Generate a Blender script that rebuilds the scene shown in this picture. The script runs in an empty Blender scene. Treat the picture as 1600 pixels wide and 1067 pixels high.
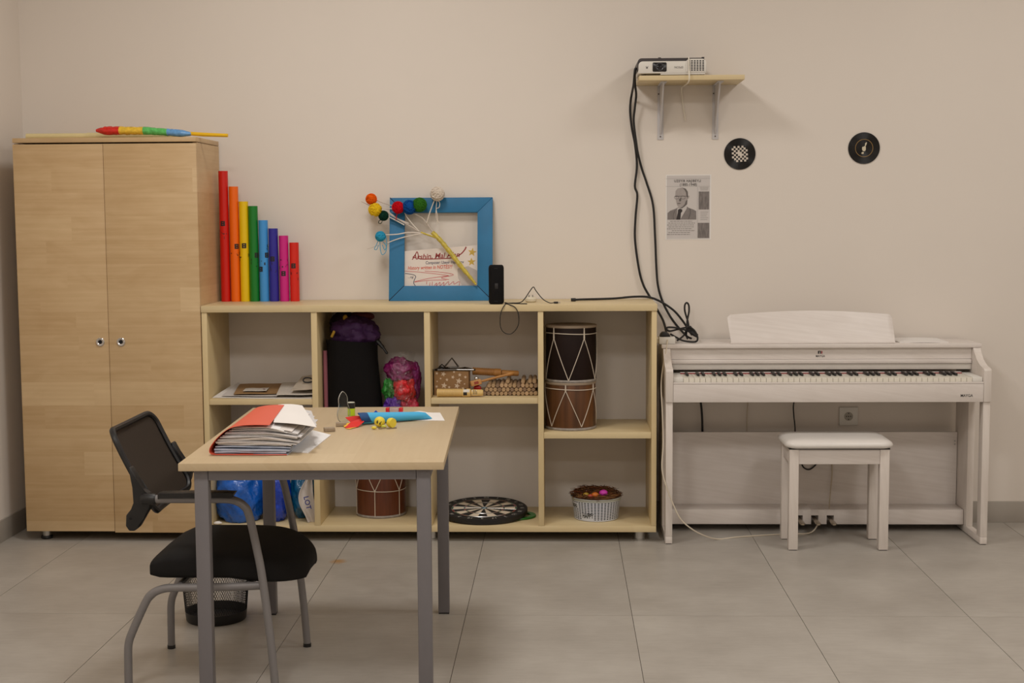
import bpy, bmesh, math, random
from math import pi, sin, cos, radians
from mathutils import Vector, Matrix, noise
random.seed(7)
SC = bpy.context.scene
COL = SC.collection

# ------------------------------------------------------------------ camera
cam_d = bpy.data.cameras.new('camera')
cam = bpy.data.objects.new('camera', cam_d); COL.objects.link(cam)
cam_d.sensor_width = 36.0; cam_d.sensor_fit = 'HORIZONTAL'
cam_d.lens = 2200.0 / 1600.0 * 36.0
cam_d.clip_start = 0.05; cam_d.clip_end = 60
CR = Vector((0.99938998, 0.03438534, -0.00610918))      # camera right, down, forward in the room
CDN = Vector((-0.00299818, -0.08980909, -0.99595449))
CF = Vector((-0.0347949, 0.99536525, -0.08965121))
cam.matrix_world = Matrix(((CR.x, -CDN.x, -CF.x, 0.0), (CR.y, -CDN.y, -CF.y, -6.533), (CR.z, -CDN.z, -CF.z, 1.44), (0, 0, 0, 1)))
SC.camera = cam

# ------------------------------------------------------------------ world, lights, exposure
w = bpy.data.worlds.new('world'); SC.world = w; w.use_nodes = True
w.node_tree.nodes['Background'].inputs[0].default_value = (0.9, 0.95, 1, 1)
w.node_tree.nodes['Background'].inputs[1].default_value = 0.0
SC.view_settings.view_transform = 'Standard'; SC.view_settings.look = 'None'
SC.view_settings.exposure = 0.08; SC.view_settings.gamma = 1.0
SC.view_settings.use_curve_mapping = False
ROOM = dict(x0=-2.5, x1=3.9, y0=-8.6, y1=0.0, z1=3.3)
LIGHT_SPOTS = [(-0.85, -1.75, 25), (2.1, -1.75, 18), (-0.85, -4.4, 36), (2.1, -4.4, 27), (-0.85, -7.0, 24), (2.1, -7.0, 20)]
for (lx, ly, lp) in LIGHT_SPOTS:
    ld = bpy.data.lights.new('ceiling_panel_lamp', 'AREA'); ld.shape = 'SQUARE'; ld.size = 0.58
    ld.energy = lp; ld.color = (1.0, 0.962, 0.922)
    lo = bpy.data.objects.new('ceiling_panel_lamp', ld); COL.objects.link(lo); lo.location = (lx, ly, 3.27)

# ------------------------------------------------------------------ helpers
def lin(c):
    c /= 255.0
    return c / 12.92 if c <= 0.04045 else ((c + 0.055) / 1.055) ** 2.4
def S(r, g, b): return (lin(r), lin(g), lin(b), 1.0)
MATS = {}
def newmat(name):
    m = bpy.data.materials.new(name); m.use_nodes = True
    nt = m.node_tree; return m, nt, nt.nodes['Principled BSDF']
def mat(name, rgb, rough=0.5, metal=0.0, var=0.0, scale=30.0, bump=0.0, spec=0.5, trans=0.0, alpha=1.0, stretch=(1, 1, 1), coat=0.0, emit=0):
    if name in MATS: return MATS[name]
    m, nt, b = newmat(name); col = S(*rgb)
    b.inputs['Base Color'].default_value = col; b.inputs['Roughness'].default_value = rough
    b.inputs['Metallic'].default_value = metal; b.inputs['Specular IOR Level'].default_value = spec
    b.inputs['Transmission Weight'].default_value = trans; b.inputs['Alpha'].default_value = alpha
    b.inputs['Coat Weight'].default_value = coat
    if emit:
        b.inputs['Emission Color'].default_value = col; b.inputs['Emission Strength'].default_value = emit
    if var or bump:
        tc = nt.nodes.new('ShaderNodeTexCoord'); mp = nt.nodes.new('ShaderNodeMapping')
        mp.inputs['Scale'].default_value = stretch
        nz = nt.nodes.new('ShaderNodeTexNoise'); nz.inputs['Scale'].default_value = scale; nz.inputs['Detail'].default_value = 4
        nt.links.new(tc.outputs['Object'], mp.inputs[0]); nt.links.new(mp.outputs[0], nz.inputs['Vector'])
        if var:
            mr = nt.nodes.new('ShaderNodeMapRange'); mr.inputs[1].default_value = 0.25; mr.inputs[2].default_value = 0.75
            mr.inputs[3].default_value = 1 - var; mr.inputs[4].default_value = 1 + var
            nt.links.new(nz.outputs[0], mr.inputs[0])
            mx = nt.nodes.new('ShaderNodeVectorMath'); mx.operation = 'SCALE'; mx.inputs[0].default_value = col[:3]
            nt.links.new(mr.outputs[0], mx.inputs['Scale']); nt.links.new(mx.outputs[0], b.inputs['Base Color'])
        if bump:
            bp = nt.nodes.new('ShaderNodeBump'); bp.inputs['Strength'].default_value = bump; bp.inputs['Distance'].default_value = 0.01
            nt.links.new(nz.outputs[0], bp.inputs['Height']); nt.links.new(bp.outputs[0], b.inputs['Normal'])
    MATS[name] = m
    return m

def wood(name, rgb, rgb2, g, b_, band=0.115, plank=0.62, rough=0.42, bandvar=1.0, grain=70.0, dark=None):
    """laminate of plank strips: g = grain direction, b_ = direction across the strips"""
    m, nt, bs = newmat(name); N = nt.nodes.new; Lk = nt.links.new
    tc = N('ShaderNodeTexCoord')
    def dot(v):
        d = N('ShaderNodeVectorMath'); d.operation = 'DOT_PRODUCT'; d.inputs[1].default_value = v
        Lk(tc.outputs['Object'], d.inputs[0]); return d.outputs['Value']
    def mth(op, a, bb=None):
        n = N('ShaderNodeMath'); n.operation = op
        for i, q in enumerate((a, bb)):
            if q is None: continue
            if isinstance(q, (int, float)): n.inputs[i].default_value = q
            else: Lk(q, n.inputs[i])
        return n.outputs[0]
    u = dot(g); v = dot(b_)
    wob = N('ShaderNodeTexNoise'); wob.inputs['Scale'].default_value = 1.3; Lk(tc.outputs['Object'], wob.inputs['Vector'])
    v1 = mth('ADD', v, 0.013)
    bi = mth('FLOOR', mth('DIVIDE', v1, band))
    wn = N('ShaderNodeTexWhiteNoise'); wn.noise_dimensions = '1D'; Lk(bi, wn.inputs['W'])
    pi_ = mth('FLOOR', mth('ADD', mth('DIVIDE', u, plank), mth('MULTIPLY', wn.outputs['Value'], 7.0)))
    cid = mth('ADD', mth('MULTIPLY', bi, 13.7), mth('MULTIPLY', pi_, 5.31))
    wn2 = N('ShaderNodeTexWhiteNoise'); wn2.noise_dimensions = '1D'; Lk(cid, wn2.inputs['W'])
    cmb = N('ShaderNodeCombineXYZ'); Lk(mth('MULTIPLY', u, 2.2), cmb.inputs[0]); Lk(mth('MULTIPLY', v, grain), cmb.inputs[1]); Lk(cid, cmb.inputs[2])
    nz = N('ShaderNodeTexNoise'); nz.inputs['Scale'].default_value = 1.0; nz.inputs['Detail'].default_value = 5; Lk(cmb.outputs[0], nz.inputs['Vector'])
    cm2 = N('ShaderNodeCombineXYZ'); Lk(mth('MULTIPLY', u, 5), cm2.inputs[0]); Lk(mth('MULTIPLY', v, 14), cm2.inputs[1]); Lk(cid, cm2.inputs[2])
    nz2 = N('ShaderNodeTexNoise'); nz2.inputs['Scale'].default_value = 1.0; nz2.inputs['Detail'].default_value = 3; nz2.inputs['Distortion'].default_value = 1.2; Lk(cm2.outputs[0], nz2.inputs['Vector'])
    f = mth('ADD', mth('MULTIPLY', wn2.outputs['Value'], 0.38 * bandvar), mth('ADD', mth('MULTIPLY', nz.outputs[0], 0.55), mth('MULTIPLY', nz2.outputs[0], 0.5)))
    mr = N('ShaderNodeMapRange'); mr.inputs[1].default_value = 0.3; mr.inputs[2].default_value = 1.1; Lk(f, mr.inputs[0])
    mx = N('ShaderNodeMix'); mx.data_type = 'RGBA'; mx.inputs[6].default_value = S(*rgb); mx.inputs[7].default_value = S(*rgb2)
    Lk(mr.outputs[0], mx.inputs[0]); Lk(mx.outputs[2], bs.inputs['Base Color'])
    bs.inputs['Roughness'].default_value = rough; bs.inputs['Specular IOR Level'].default_value = 0.4
    bp = N('ShaderNodeBump'); bp.inputs['Strength'].default_value = 0.06; bp.inputs['Distance'].default_value = 0.002
    Lk(nz.outputs[0], bp.inputs['Height']); Lk(bp.outputs[0], bs.inputs['Normal'])
    return m

OFF = {}
class MB:
    def __init__(s): s.bm = bmesh.new(); s.mi = 0; s.mark = set()
    def _f(s, vs):
        try:
            f = s.bm.faces.new(vs); f.material_index = s.mi; return f
        except ValueError: return None
    def box(s, x0, x1, y0, y1, z0, z1, bev=0.0, seg=2, M=None):
        vs = [s.bm.verts.new((x, y, z)) for x in (x0, x1) for y in (y0, y1) for z in (z0, z1)]
        fs = [s._f([vs[i] for i in q]) for q in ((0, 1, 3, 2), (4, 6, 7, 5), (0, 4, 5, 1), (2, 3, 7, 6), (0, 2, 6, 4), (1, 5, 7, 3))]
        allv = vs
        if bev:
            es = list({e for f in fs for e in f.edges})
            r = bmesh.ops.bevel(s.bm, geom=es, offset=bev, segments=seg, profile=0.5, affect='EDGES', clamp_overlap=True)
            for f in r['faces']: f.material_index = s.mi
            allv = list({v for f in r['faces'] for v in f.verts} | {v for v in vs if v.is_valid})
        if M is not None:
            for v in allv: v.co = M @ v.co
        return s
    def loft(s, rings, cap=True, close=True):
        R = [[s.bm.verts.new(p) for p in r] for r in rings]
        n = len(R[0])
        for a, b in zip(R[:-1], R[1:]):
            for i in range(n if close else n - 1):
                j = (i + 1) % n; s._f((a[i], a[j], b[j], b[i]))
        if cap and close: s._f(R[0][::-1]); s._f(R[-1])
        return R
    def tube(s, pts, r, seg=8, cap=True, closed=False, flat=1.0):
        P = [Vector(p) for p in pts]; n = len(P)
        rr = r if isinstance(r, (list, tuple)) else [r] * n
        T = []
        for i in range(n):
            a = P[i - 1] if (i > 0 or closed) else P[i]; b = P[(i + 1) % n] if (i < n - 1 or closed) else P[i]
            d = b - a
            T.append(d.normalized() if d.length > 1e-9 else Vector((0, 0, 1)))
        up = Vector((0, 0, 1)) if abs(T[0].z) < 0.9 else Vector((0, 1, 0))
        N = (up - T[0] * up.dot(T[0])).normalized(); rings = []
        for i in range(n):
            N = N - T[i] * N.dot(T[i])
            N = N.normalized() if N.length > 1e-6 else T[i].orthogonal().normalized()
            B = T[i].cross(N)
            rings.append([P[i] + (N * cos(2 * pi * k / seg) * flat + B * sin(2 * pi * k / seg)) * rr[i] for k in range(seg)])
        if closed:
            R = [[s.bm.verts.new(p) for p in q] for q in rings]
            for i in range(n):
                a, b = R[i], R[(i + 1) % n]
                for k in range(seg): s._f((a[k], a[(k + 1) % seg], b[(k + 1) % seg], b[k]))
        else: s.loft(rings, cap)
        return s
    def lathe(s, prof, c=(0, 0, 0), seg=32, axis='z', cap=True):
        rings = []
        for (r, h) in prof:
            ring = []
            for k in range(seg):
                a = 2 * pi * k / seg; x, y = r * cos(a), r * sin(a)
                p = (x, y, h) if axis == 'z' else ((x, h, -y) if axis == 'y' else (h, x, y))
                ring.append((p[0] + c[0], p[1] + c[1], p[2] + c[2]))
            rings.append(ring)
        s.loft(rings, cap); return s
    def prism(s, poly, a, b, axis='y', bev=0.0):
        def P(p, h): return (p[0], h, p[1]) if axis == 'y' else ((h, p[0], p[1]) if axis == 'x' else (p[0], p[1], h))
        A = [s.bm.verts.new(P(p, a)) for p in poly]; B = [s.bm.verts.new(P(p, b)) for p in poly]
        n = len(poly); fs = [s._f(A), s._f(B[::-1])]
        for i in range(n): fs.append(s._f((A[i], B[i], B[(i + 1) % n], A[(i + 1) % n])))
        if bev:
            es = list({e for f in fs if f for e in f.edges})
            r = bmesh.ops.bevel(s.bm, geom=es, offset=bev, segments=2, profile=0.5, affect='EDGES', clamp_overlap=True)
            for f in r['faces']: f.material_index = s.mi
        return s
    def flat(s, poly, y=0.0, f3=None):
        """one polygon; poly in x,z at depth y, or f3 maps (a,b) to 3D"""
        vs = [s.bm.verts.new(f3(*p) if f3 else (p[0], y, p[1])) for p in poly]
        s._f(vs); return s
    def sphere(s, c, r, sc=(1, 1, 1), u=20, v=12, fn=None):
        rings = []
        top = Vector(c) + Vector((0, 0, r * sc[2])); bot = Vector(c) - Vector((0, 0, r * sc[2]))
        def q(d):
            p = Vector((d[0] * r * sc[0], d[1] * r * sc[1], d[2] * r * sc[2]))
            if fn: p = fn(Vector(d), p)
            return p + Vector(c)
        for j in range(1, v):
            t = pi * j / v
            rings.append([q((sin(t) * cos(2 * pi * k / u), sin(t) * sin(2 * pi * k / u), cos(t))) for k in range(u)])
        R = s.loft(rings, cap=False)
        a = s.bm.verts.new(q((0, 0, 1))); b = s.bm.verts.new(q((0, 0, -1)))
        for k in range(u):
            s._f((R[0][(k + 1) % u], R[0][k], a)); s._f((R[-1][k], R[-1][(k + 1) % u], b))
        return s
    def grid(s, nu, nv, fn, thick=0.0):
        V = [[s.bm.verts.new(fn(i / (nu - 1), j / (nv - 1))) for j in range(nv)] for i in range(nu)]
        fs = []
        for i in range(nu - 1):
            for j in range(nv - 1): fs.append(s._f((V[i][j], V[i + 1][j], V[i + 1][j + 1], V[i][j + 1])))
        if thick:
            bmesh.ops.recalc_face_normals(s.bm, faces=fs)
            mi = s.mi
            r = bmesh.ops.solidify(s.bm, geom=fs, thickness=thick)
            for g in r['geom']:
                if isinstance(g, bmesh.types.BMFace): g.material_index = mi
        return s
    def mesh(s, name, mats, off=(0, 0, 0), sharp=32):
        bm = s.bm
        if off != (0, 0, 0): bmesh.ops.translate(bm, verts=bm.verts, vec=-Vector(off))
        bmesh.ops.recalc_face_normals(bm, faces=bm.faces)
        lim = radians(sharp)
        for f in bm.faces: f.smooth = True
        for e in bm.edges:
            if len(e.link_faces) == 2 and e.calc_face_angle(0) > lim: e.smooth = False
        me = bpy.data.meshes.new(name); bm.to_mesh(me); bm.free()
        for m in (mats if isinstance(mats, (list, tuple)) else [mats]): me.materials.append(m)
        return me

def tag(o, label=None, cat=None, group=None, kind=None):
    if label: o['label'] = label
    if cat: o['category'] = cat
    if group: o['group'] = group
    if kind: o['kind'] = kind
    return o
def thing(name, label, cat, loc=(0, 0, 0), group=None, rot=(0, 0, 0)):
    o = bpy.data.objects.new(name, None); COL.objects.link(o); o.location = loc; o.rotation_euler = rot
    o.empty_display_size = 0.05
    OFF[o.name] = tuple(loc) if rot == (0, 0, 0) else (0, 0, 0)
    return tag(o, label, cat, group)
def part(name, mb, mats, parent, label=None, sharp=32, kind=None):
    """a part; its mesh is written in room coordinates under an unrotated thing, in local ones under a rotated thing"""
    off = OFF[parent.name]
    me = mb.mesh(name, mats, off, sharp) if isinstance(mb, MB) else mb
    o = bpy.data.objects.new(name, me); COL.objects.link(o); o.parent = parent
    OFF[o.name] = off
    return tag(o, label, kind=kind)
def solo(name, mb, mats, label, cat, group=None, loc=None, sharp=32, kind=None):
    """a thing that is one mesh; loc = its origin (room coordinates)"""
    loc = loc or (0, 0, 0)
    me = mb.mesh(name, mats, loc, sharp)
    o = bpy.data.objects.new(name, me); COL.objects.link(o); o.location = loc
    return tag(o, label, cat, group, kind)
def struct(name, mb, mats, parent=None):
    me = mb.mesh(name, mats); o = bpy.data.objects.new(name, me); COL.objects.link(o)
    if parent: o.parent = parent
    else: o['kind'] = 'structure'
    OFF[o.name] = (0, 0, 0)
    return o
def spline(pts, n=8, closed=False):
    P = [Vector(p) for p in pts]; out = []; m = len(P)
    for i in range(m if closed else m - 1):
        if closed: a, b, c, d = P[i - 1], P[i], P[(i + 1) % m], P[(i + 2) % m]
        else: a, b, c, d = P[max(i - 1, 0)], P[i], P[i + 1], P[min(i + 2, m - 1)]
        for k in range(n):
            t = k / n
            out.append(0.5 * ((2 * b) + (c - a) * t + (2 * a - 5 * b + 4 * c - d) * t * t + (3 * b - a - 3 * c + d) * t ** 3))
    if not closed: out.append(P[-1])
    return out
def text_mesh(body, size, align='CENTER', extrude=0.0, shear=0.0, spacing=1.0, width=None, bold=0.0):
    cu = bpy.data.curves.new('text', 'FONT'); cu.body = body; cu.size = size; cu.align_x = align; cu.align_y = 'CENTER'
    cu.extrude = extrude; cu.shear = shear; cu.space_character = spacing; cu.resolution_u = 3; cu.offset = bold
    o = bpy.data.objects.new('text', cu); COL.objects.link(o)
    dg = bpy.context.evaluated_depsgraph_get(); me = bpy.data.meshes.new_from_object(o.evaluated_get(dg))
    bpy.data.objects.remove(o); bpy.data.curves.remove(cu)
    if width:
        xs = [v.co.x for v in me.vertices]
        k = width / (max(xs) - min(xs))
        for v in me.vertices: v.co.x *= k
    return me
def add_text(mb, body, size, pos, M=None, **kw):
    """text written on a wall-facing plane: x right, z up, facing -y"""
    rot = kw.pop('rot', 0.0)
    me = text_mesh(body, size, **kw)
    R = Matrix.Translation(Vector(pos)) @ Matrix.Rotation(-rot, 4, 'Y') @ Matrix.Rotation(pi / 2, 4, 'X')
    if M is not None: R = M @ Matrix.Rotation(pi / 2, 4, 'X')
    me.transform(R)
    n0 = len(mb.bm.faces)
    mb.bm.from_mesh(me); bpy.data.meshes.remove(me); mb.bm.faces.ensure_lookup_table()
    for i in range(n0, len(mb.bm.faces)): mb.bm.faces[i].material_index = mb.mi
    return mb
def crumple(p, amt, sc, seed=0.0, ridged=True):
    q = Vector(p) * sc + Vector((seed, seed * 1.7, seed * 0.3))
    n = noise.noise(q) + 0.5 * noise.noise(q * 2.3) + 0.3 * noise.noise(q * 5.1)
    if ridged: n = 1 - 2.2 * abs(n)
    return n * amt
def dup(root, loc, label=None):
    r = root.copy(); COL.objects.link(r); r.location = loc
    if label: r['label'] = label
    for ch in list(root.children):
        c = ch.copy(); COL.objects.link(c); c.parent = r
        for g in ch.children:
            d = g.copy(); COL.objects.link(d); d.parent = c
    return r
def stroke(mb, pts, wd, y, n=6):
    """a flat pen stroke in the x,z plane facing -y"""
    P = spline([(p[0], 0, p[1]) for p in pts], n) if len(pts) > 2 else [Vector((p[0], 0, p[1])) for p in pts]
    m = len(P); L = []
    for i in range(m):
        d = (P[min(i + 1, m - 1)] - P[max(i - 1, 0)]).normalized()
        nn = Vector((-d.z, 0, d.x)); ww = wd[0] + (wd[1] - wd[0]) * i / (m - 1) if isinstance(wd, tuple) else wd
        L.append((P[i] + nn * ww / 2, P[i] - nn * ww / 2))
    vs = [(mb.bm.verts.new((a.x, y, a.z)), mb.bm.verts.new((b.x, y, b.z))) for a, b in L]
    for (a, b), (c, d) in zip(vs[:-1], vs[1:]): mb._f((a, b, d, c))
def star(cx, cz, r, rot=0.0, k=0.42):
    return [(cx + (r if i % 2 == 0 else r * k) * sin(rot + pi * i / 5), cz + (r if i % 2 == 0 else r * k) * cos(rot + pi * i / 5)) for i in range(10)]

# ------------------------------------------------------------------ materials shared
WALL = mat('wall_paint', (229, 220, 210), 0.75, var=0.012, scale=2.5, bump=0.02, spec=0.25)
CEIL = mat('ceiling_white', (235, 232, 226), 0.8)
BASE = mat('skirting_tile', (168, 160, 150), 0.45, var=0.06, scale=6)
MAPLE_X = wood('maple_laminate_wide', (221, 194, 152), (190, 157, 113), (1, 1, 0), (0, 0, 1), band=.104, bandvar=1.15)
MAPLE_TOP = wood('maple_laminate_top', (222, 203, 161), (208, 185, 140), (1, 0, 0.2), (0, 1, 0.6), bandvar=0.4)
MAPLE_V = wood('maple_laminate_upright', (222, 202, 157), (208, 183, 136), (0, 0, 1), (0.3, 1, 0), bandvar=0.4)
MAPLE_DESK = wood('maple_laminate_desk', (200, 180, 147), (187, 164, 129), (0.05, 1, 0), (1, 0, 1), band=0.125, plank=0.9, bandvar=0.9)
ASH = wood('white_ash_grain', (230, 222, 216), (204, 193, 184), (1, 0.4, 0.2), (0.15, 0.3, 1), band=3.0, plank=9.0, rough=0.4, bandvar=0.0, grain=90)
ASH_V = wood('white_ash_upright', (228, 219, 211), (206, 195, 185), (0.2, 0.4, 1), (1, 0.6, 0.1), band=3.0, plank=9.0, rough=0.4, bandvar=0.0, grain=90)
BLACK = mat('black_plastic', (22, 20, 20), 0.45)
BLACKR = mat('black_cable_rubber', (20, 18, 18), 0.55)
WHITEP = mat('white_plastic', (226, 222, 214), 0.4)
CREAMP = mat('cream_plastic', (224, 214, 192), 0.45)
PAPER = mat('white_paper', (232, 227, 222), 0.8, var=0.02, scale=9)
STEEL = mat('brushed_steel', (190, 188, 184), 0.3, metal=0.9)
CHROME = mat('chrome', (214, 212, 210), 0.15, metal=1.0)
GREYM = mat('grey_powder_coat', (112, 108, 110), 0.45, var=0.03, scale=14)
INK = mat('black_ink', (34, 30, 30), 0.6)
GREYINK = mat('grey_ink', (112, 106, 104), 0.7)
OFFW = mat('white_fibreboard', (224, 216, 208), 0.7)

# ------------------------------------------------------------------ the room
x0, x1, y0, y1, z1 = ROOM['x0'], ROOM['x1'], ROOM['y0'], ROOM['y1'], ROOM['z1']
struct('wall_back', MB().box(x0 - .1, x1 + .1, 0, .1, 0, z1), WALL)
struct('wall_left', MB().box(x0 - .1, x0, y0, 0, 0, z1), WALL)
struct('wall_right', MB().box(x1, x1 + .1, y0, 0, 0, z1), WALL)
struct('wall_front', MB().box(x0 - .1, x1 + .1, y0 - .1, y0, 0, z1), WALL)
struct('ceiling', MB().box(x0 - .1, x1 + .1, y0 - .1, .1, z1, z1 + .1), CEIL)
bb = struct('baseboard_back', MB().box(1.9, x1, -.009, 0, 0, .099, .001), BASE)
for a in range(6):
    xa = 1.9 - .75 * (a + 1)
    struct('skirting_tile', MB().box(max(xa, x0 + .009) + .0008, xa + .75 - .0008, -.009, 0, 0, .099, .001), BASE, bb)
bl = struct('baseboard_left', MB().box(x0, x0 + .009, -1.2, -.009, 0, .099, .001), BASE)
for a in range(5):
    struct('skirting_tile', MB().box(x0, x0 + .009, -1.2 - 1.2 * (a + 1) + .0008, -1.2 - 1.2 * a - .0008, 0, .099, .001), BASE, bl)

def tile_material():
    m, nt, b = newmat('cement_floor_tile'); N = nt.nodes.new; L = nt.links.new
    geo = N('ShaderNodeNewGeometry'); oi = N('ShaderNodeObjectInfo')
    n1 = N('ShaderNodeTexNoise'); n1.inputs['Scale'].default_value = 3.2; n1.inputs['Detail'].default_value = 6; n1.inputs['Roughness'].default_value = .6
    ad = N('ShaderNodeVectorMath'); ad.operation = 'ADD'; L(geo.outputs['Position'], ad.inputs[0]); L(oi.outputs['Random'], ad.inputs[1])
    L(ad.outputs[0], n1.inputs['Vector'])
    mp = N('ShaderNodeMapping'); mp.inputs['Scale'].default_value = (14, 90, 1); L(ad.outputs[0], mp.inputs[0])
    n2 = N('ShaderNodeTexNoise'); n2.inputs['Scale'].default_value = 1.0; n2.inputs['Detail'].default_value = 3; L(mp.outputs[0], n2.inputs['Vector'])
    f = N('ShaderNodeMath'); f.operation = 'MULTIPLY_ADD'; L(n2.outputs[0], f.inputs[0]); f.inputs[1].default_value = .35; L(n1.outputs[0], f.inputs[2])
    cr = N('ShaderNodeValToRGB'); cr.color_ramp.elements[0].position = .42; cr.color_ramp.elements[1].position = .92
    cr.color_ramp.elements[0].color = S(160, 153, 144); cr.color_ramp.elements[1].color = S(184, 178, 169); L(f.outputs[0], cr.inputs[0])
    # a dried orange stain on one tile
    sp = N('ShaderNodeVectorMath'); sp.operation = 'SUBTRACT'; sp.inputs[1].default_value = (-.935, -.775, 0); L(geo.outputs['Position'], sp.inputs[0])
    sc = N('ShaderNodeVectorMath'); sc.operation = 'MULTIPLY'; sc.inputs[1].default_value = (24, 20, 0); L(sp.outputs[0], sc.inputs[0])
    ln = N('ShaderNodeVectorMath'); ln.operation = 'LENGTH'; L(sc.outputs[0], ln.inputs[0])
    n3 = N('ShaderNodeTexNoise'); n3.inputs['Scale'].default_value = 45; L(geo.outputs['Position'], n3.inputs['Vector'])
    sm = N('ShaderNodeMath'); sm.operation = 'ADD'; L(ln.outputs['Value'], sm.inputs[0]); L(n3.outputs[0], sm.inputs[1])
    mr = N('ShaderNodeMapRange'); mr.inputs[1].default_value = .7; mr.inputs[2].default_value = 1.5; mr.inputs[3].default_value = .75; mr.inputs[4].default_value = 0; L(sm.outputs[0], mr.inputs[0])
    mx = N('ShaderNodeMix'); mx.data_type = 'RGBA'; L(mr.outputs[0], mx.inputs[0]); L(cr.outputs[0], mx.inputs[6]); mx.inputs[7].default_value = S(176, 122, 40)
    L(mx.outputs[2], b.inputs['Base Color']); b.inputs['Roughness'].default_value = .38; b.inputs['Specular IOR Level'].default_value = .45
    return m
TILE = tile_material(); GROUT = mat('dark_grout', (92, 84, 76), .9)
fl = struct('floor', MB().box(x0 - .1, x1 + .1, y0 - .1, .1, -.1, -.002), GROUT)
rows = [(0.0, -1.56), (-1.56, -2.76), (-2.76, -3.96), (-3.96, -5.16), (-5.16, -6.36), (-6.36, -7.56), (-7.56, -8.6)]
xs = [x0]; k = -.347 - .6 * 3
while k < x1:
    xs.append(k); k += .6
xs.append(x1)
g = .0011
for (ya, yb) in rows:
    for xa, xb in zip(xs[:-1], xs[1:]):
        struct('floor_tile', MB().box(xa + g, xb - g, yb + g * .8, ya - g * .8, -.002, 0.0), TILE, fl)
for (lx, ly, lp) in LIGHT_SPOTS:
    pass

# ------------------------------------------------------------------ wardrobe cabinet
t = thing('wardrobe_cabinet', 'tall two-door maple laminate cupboard in the left corner', 'cupboard', (-1.984, -.21, 0))
b = MB()
b.box(-2.388, -2.368, -.401, -.012, .045, 1.762); b.box(-1.601, -1.581, -.401, -.012, .045, 1.762)
b.box(-2.368, -1.601, -.401, -.012, .045, .065); b.box(-2.368, -1.601, -.020, -.012, .065, 1.762)
part('carcass', b, MAPLE_X, t)
part('top_panel', MB().box(-2.388, -1.581, -.421, -.012, 1.765, 1.785, .001), MAPLE_X, t)
for (xa, xb, zb, hx) in ((-2.388, -1.9905, .045, -2.028), (-1.9885, -1.581, .040, -1.935)):
    yo = -.4215 if xb < -1.9 else -.4235
    d = part('door', MB().box(xa, xb, yo, -.4025, zb, 1.758, .0012), MAPLE_X, t)
    part('handle_ring', MB().lathe([(.0185, yo - .004), (.0185, yo - .0005), (.009, yo - .0005), (.009, yo - .003), (.0125, yo - .005), (.0165, yo - .0055), (.0185, yo - .004)], (hx, 0, .893), 28, 'y', cap=False), CHROME, d, 'round chrome pull ring')
    part('handle_hole', MB().lathe([(.0115, yo - .0008), (.0115, yo - .0030)], (hx, 0, .893), 24, 'y'), mat('dark_hole', (12, 11, 11), .8), d, 'black recess')
for fx in (-2.32, -1.66):
    for fy in (-.36, -.08):
        f = part('foot', MB().lathe([(.019, .014), (.019, .045)], (fx, fy, 0), 20), STEEL, t)
        part('foot_pad', MB().lathe([(.024, 0), (.026, .006), (.024, .014)], (fx, fy, 0), 20), BLACK, f, 'black plastic foot pad')

# ------------------------------------------------------------------ low shelf unit
t = thing('shelf_unit', 'low open maple shelf unit with four bays along the wall', 'shelf', (-.58, -.21, 0))
part('top_board', MB().box(-1.578, .418, -.424, -.004, 1.021, 1.050, .001), MAPLE_TOP, t)
part('bottom_board', MB().box(-1.577, .416, -.42, -.006, .045, .072, .001), MAPLE_TOP, t)
part('back_panel', MB().box(-1.553, .394, -.012, -.006, .0725, 1.0205), OFFW, t, 'off-white back board')
for xa, xb in ((-1.577, -1.553), (.394, .416)): part('side_panel', MB().box(xa, xb, -.42, -.006, .0725, 1.0205, .001), MAPLE_V, t)
for xa, xb in ((-1.094, -1.068), (-.598, -.572), (-.101, -.077)): part('divider', MB().box(xa, xb, -.42, -.0125, .0725, 1.0205, .001), MAPLE_V, t)
for xa, xb, za, zb in ((-1.5525, -1.0945, .612, .636), (-1.0675, -.5985, .466, .490), (-.5715, -.1015, .615, .640), (-.0765, .3935, .461, .488)):
    part('shelf_board', MB().box(xa, xb, -.416, -.0125, za, zb, .001), MAPLE_TOP, t)
for fx in (-1.5, -.58, .345):
    for fy in (-.365, -.07):
        part('foot', MB().lathe([(.029, 0), (.029, .006), (.024, .008), (.024, .045)], (fx, fy, 0), 24), STEEL, t)
part('cam_lock', MB().lathe([(.006, -1.553), (.006, -1.5515)], (0, -.385, 1.008), 14, 'x'), STEEL, t)

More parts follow.
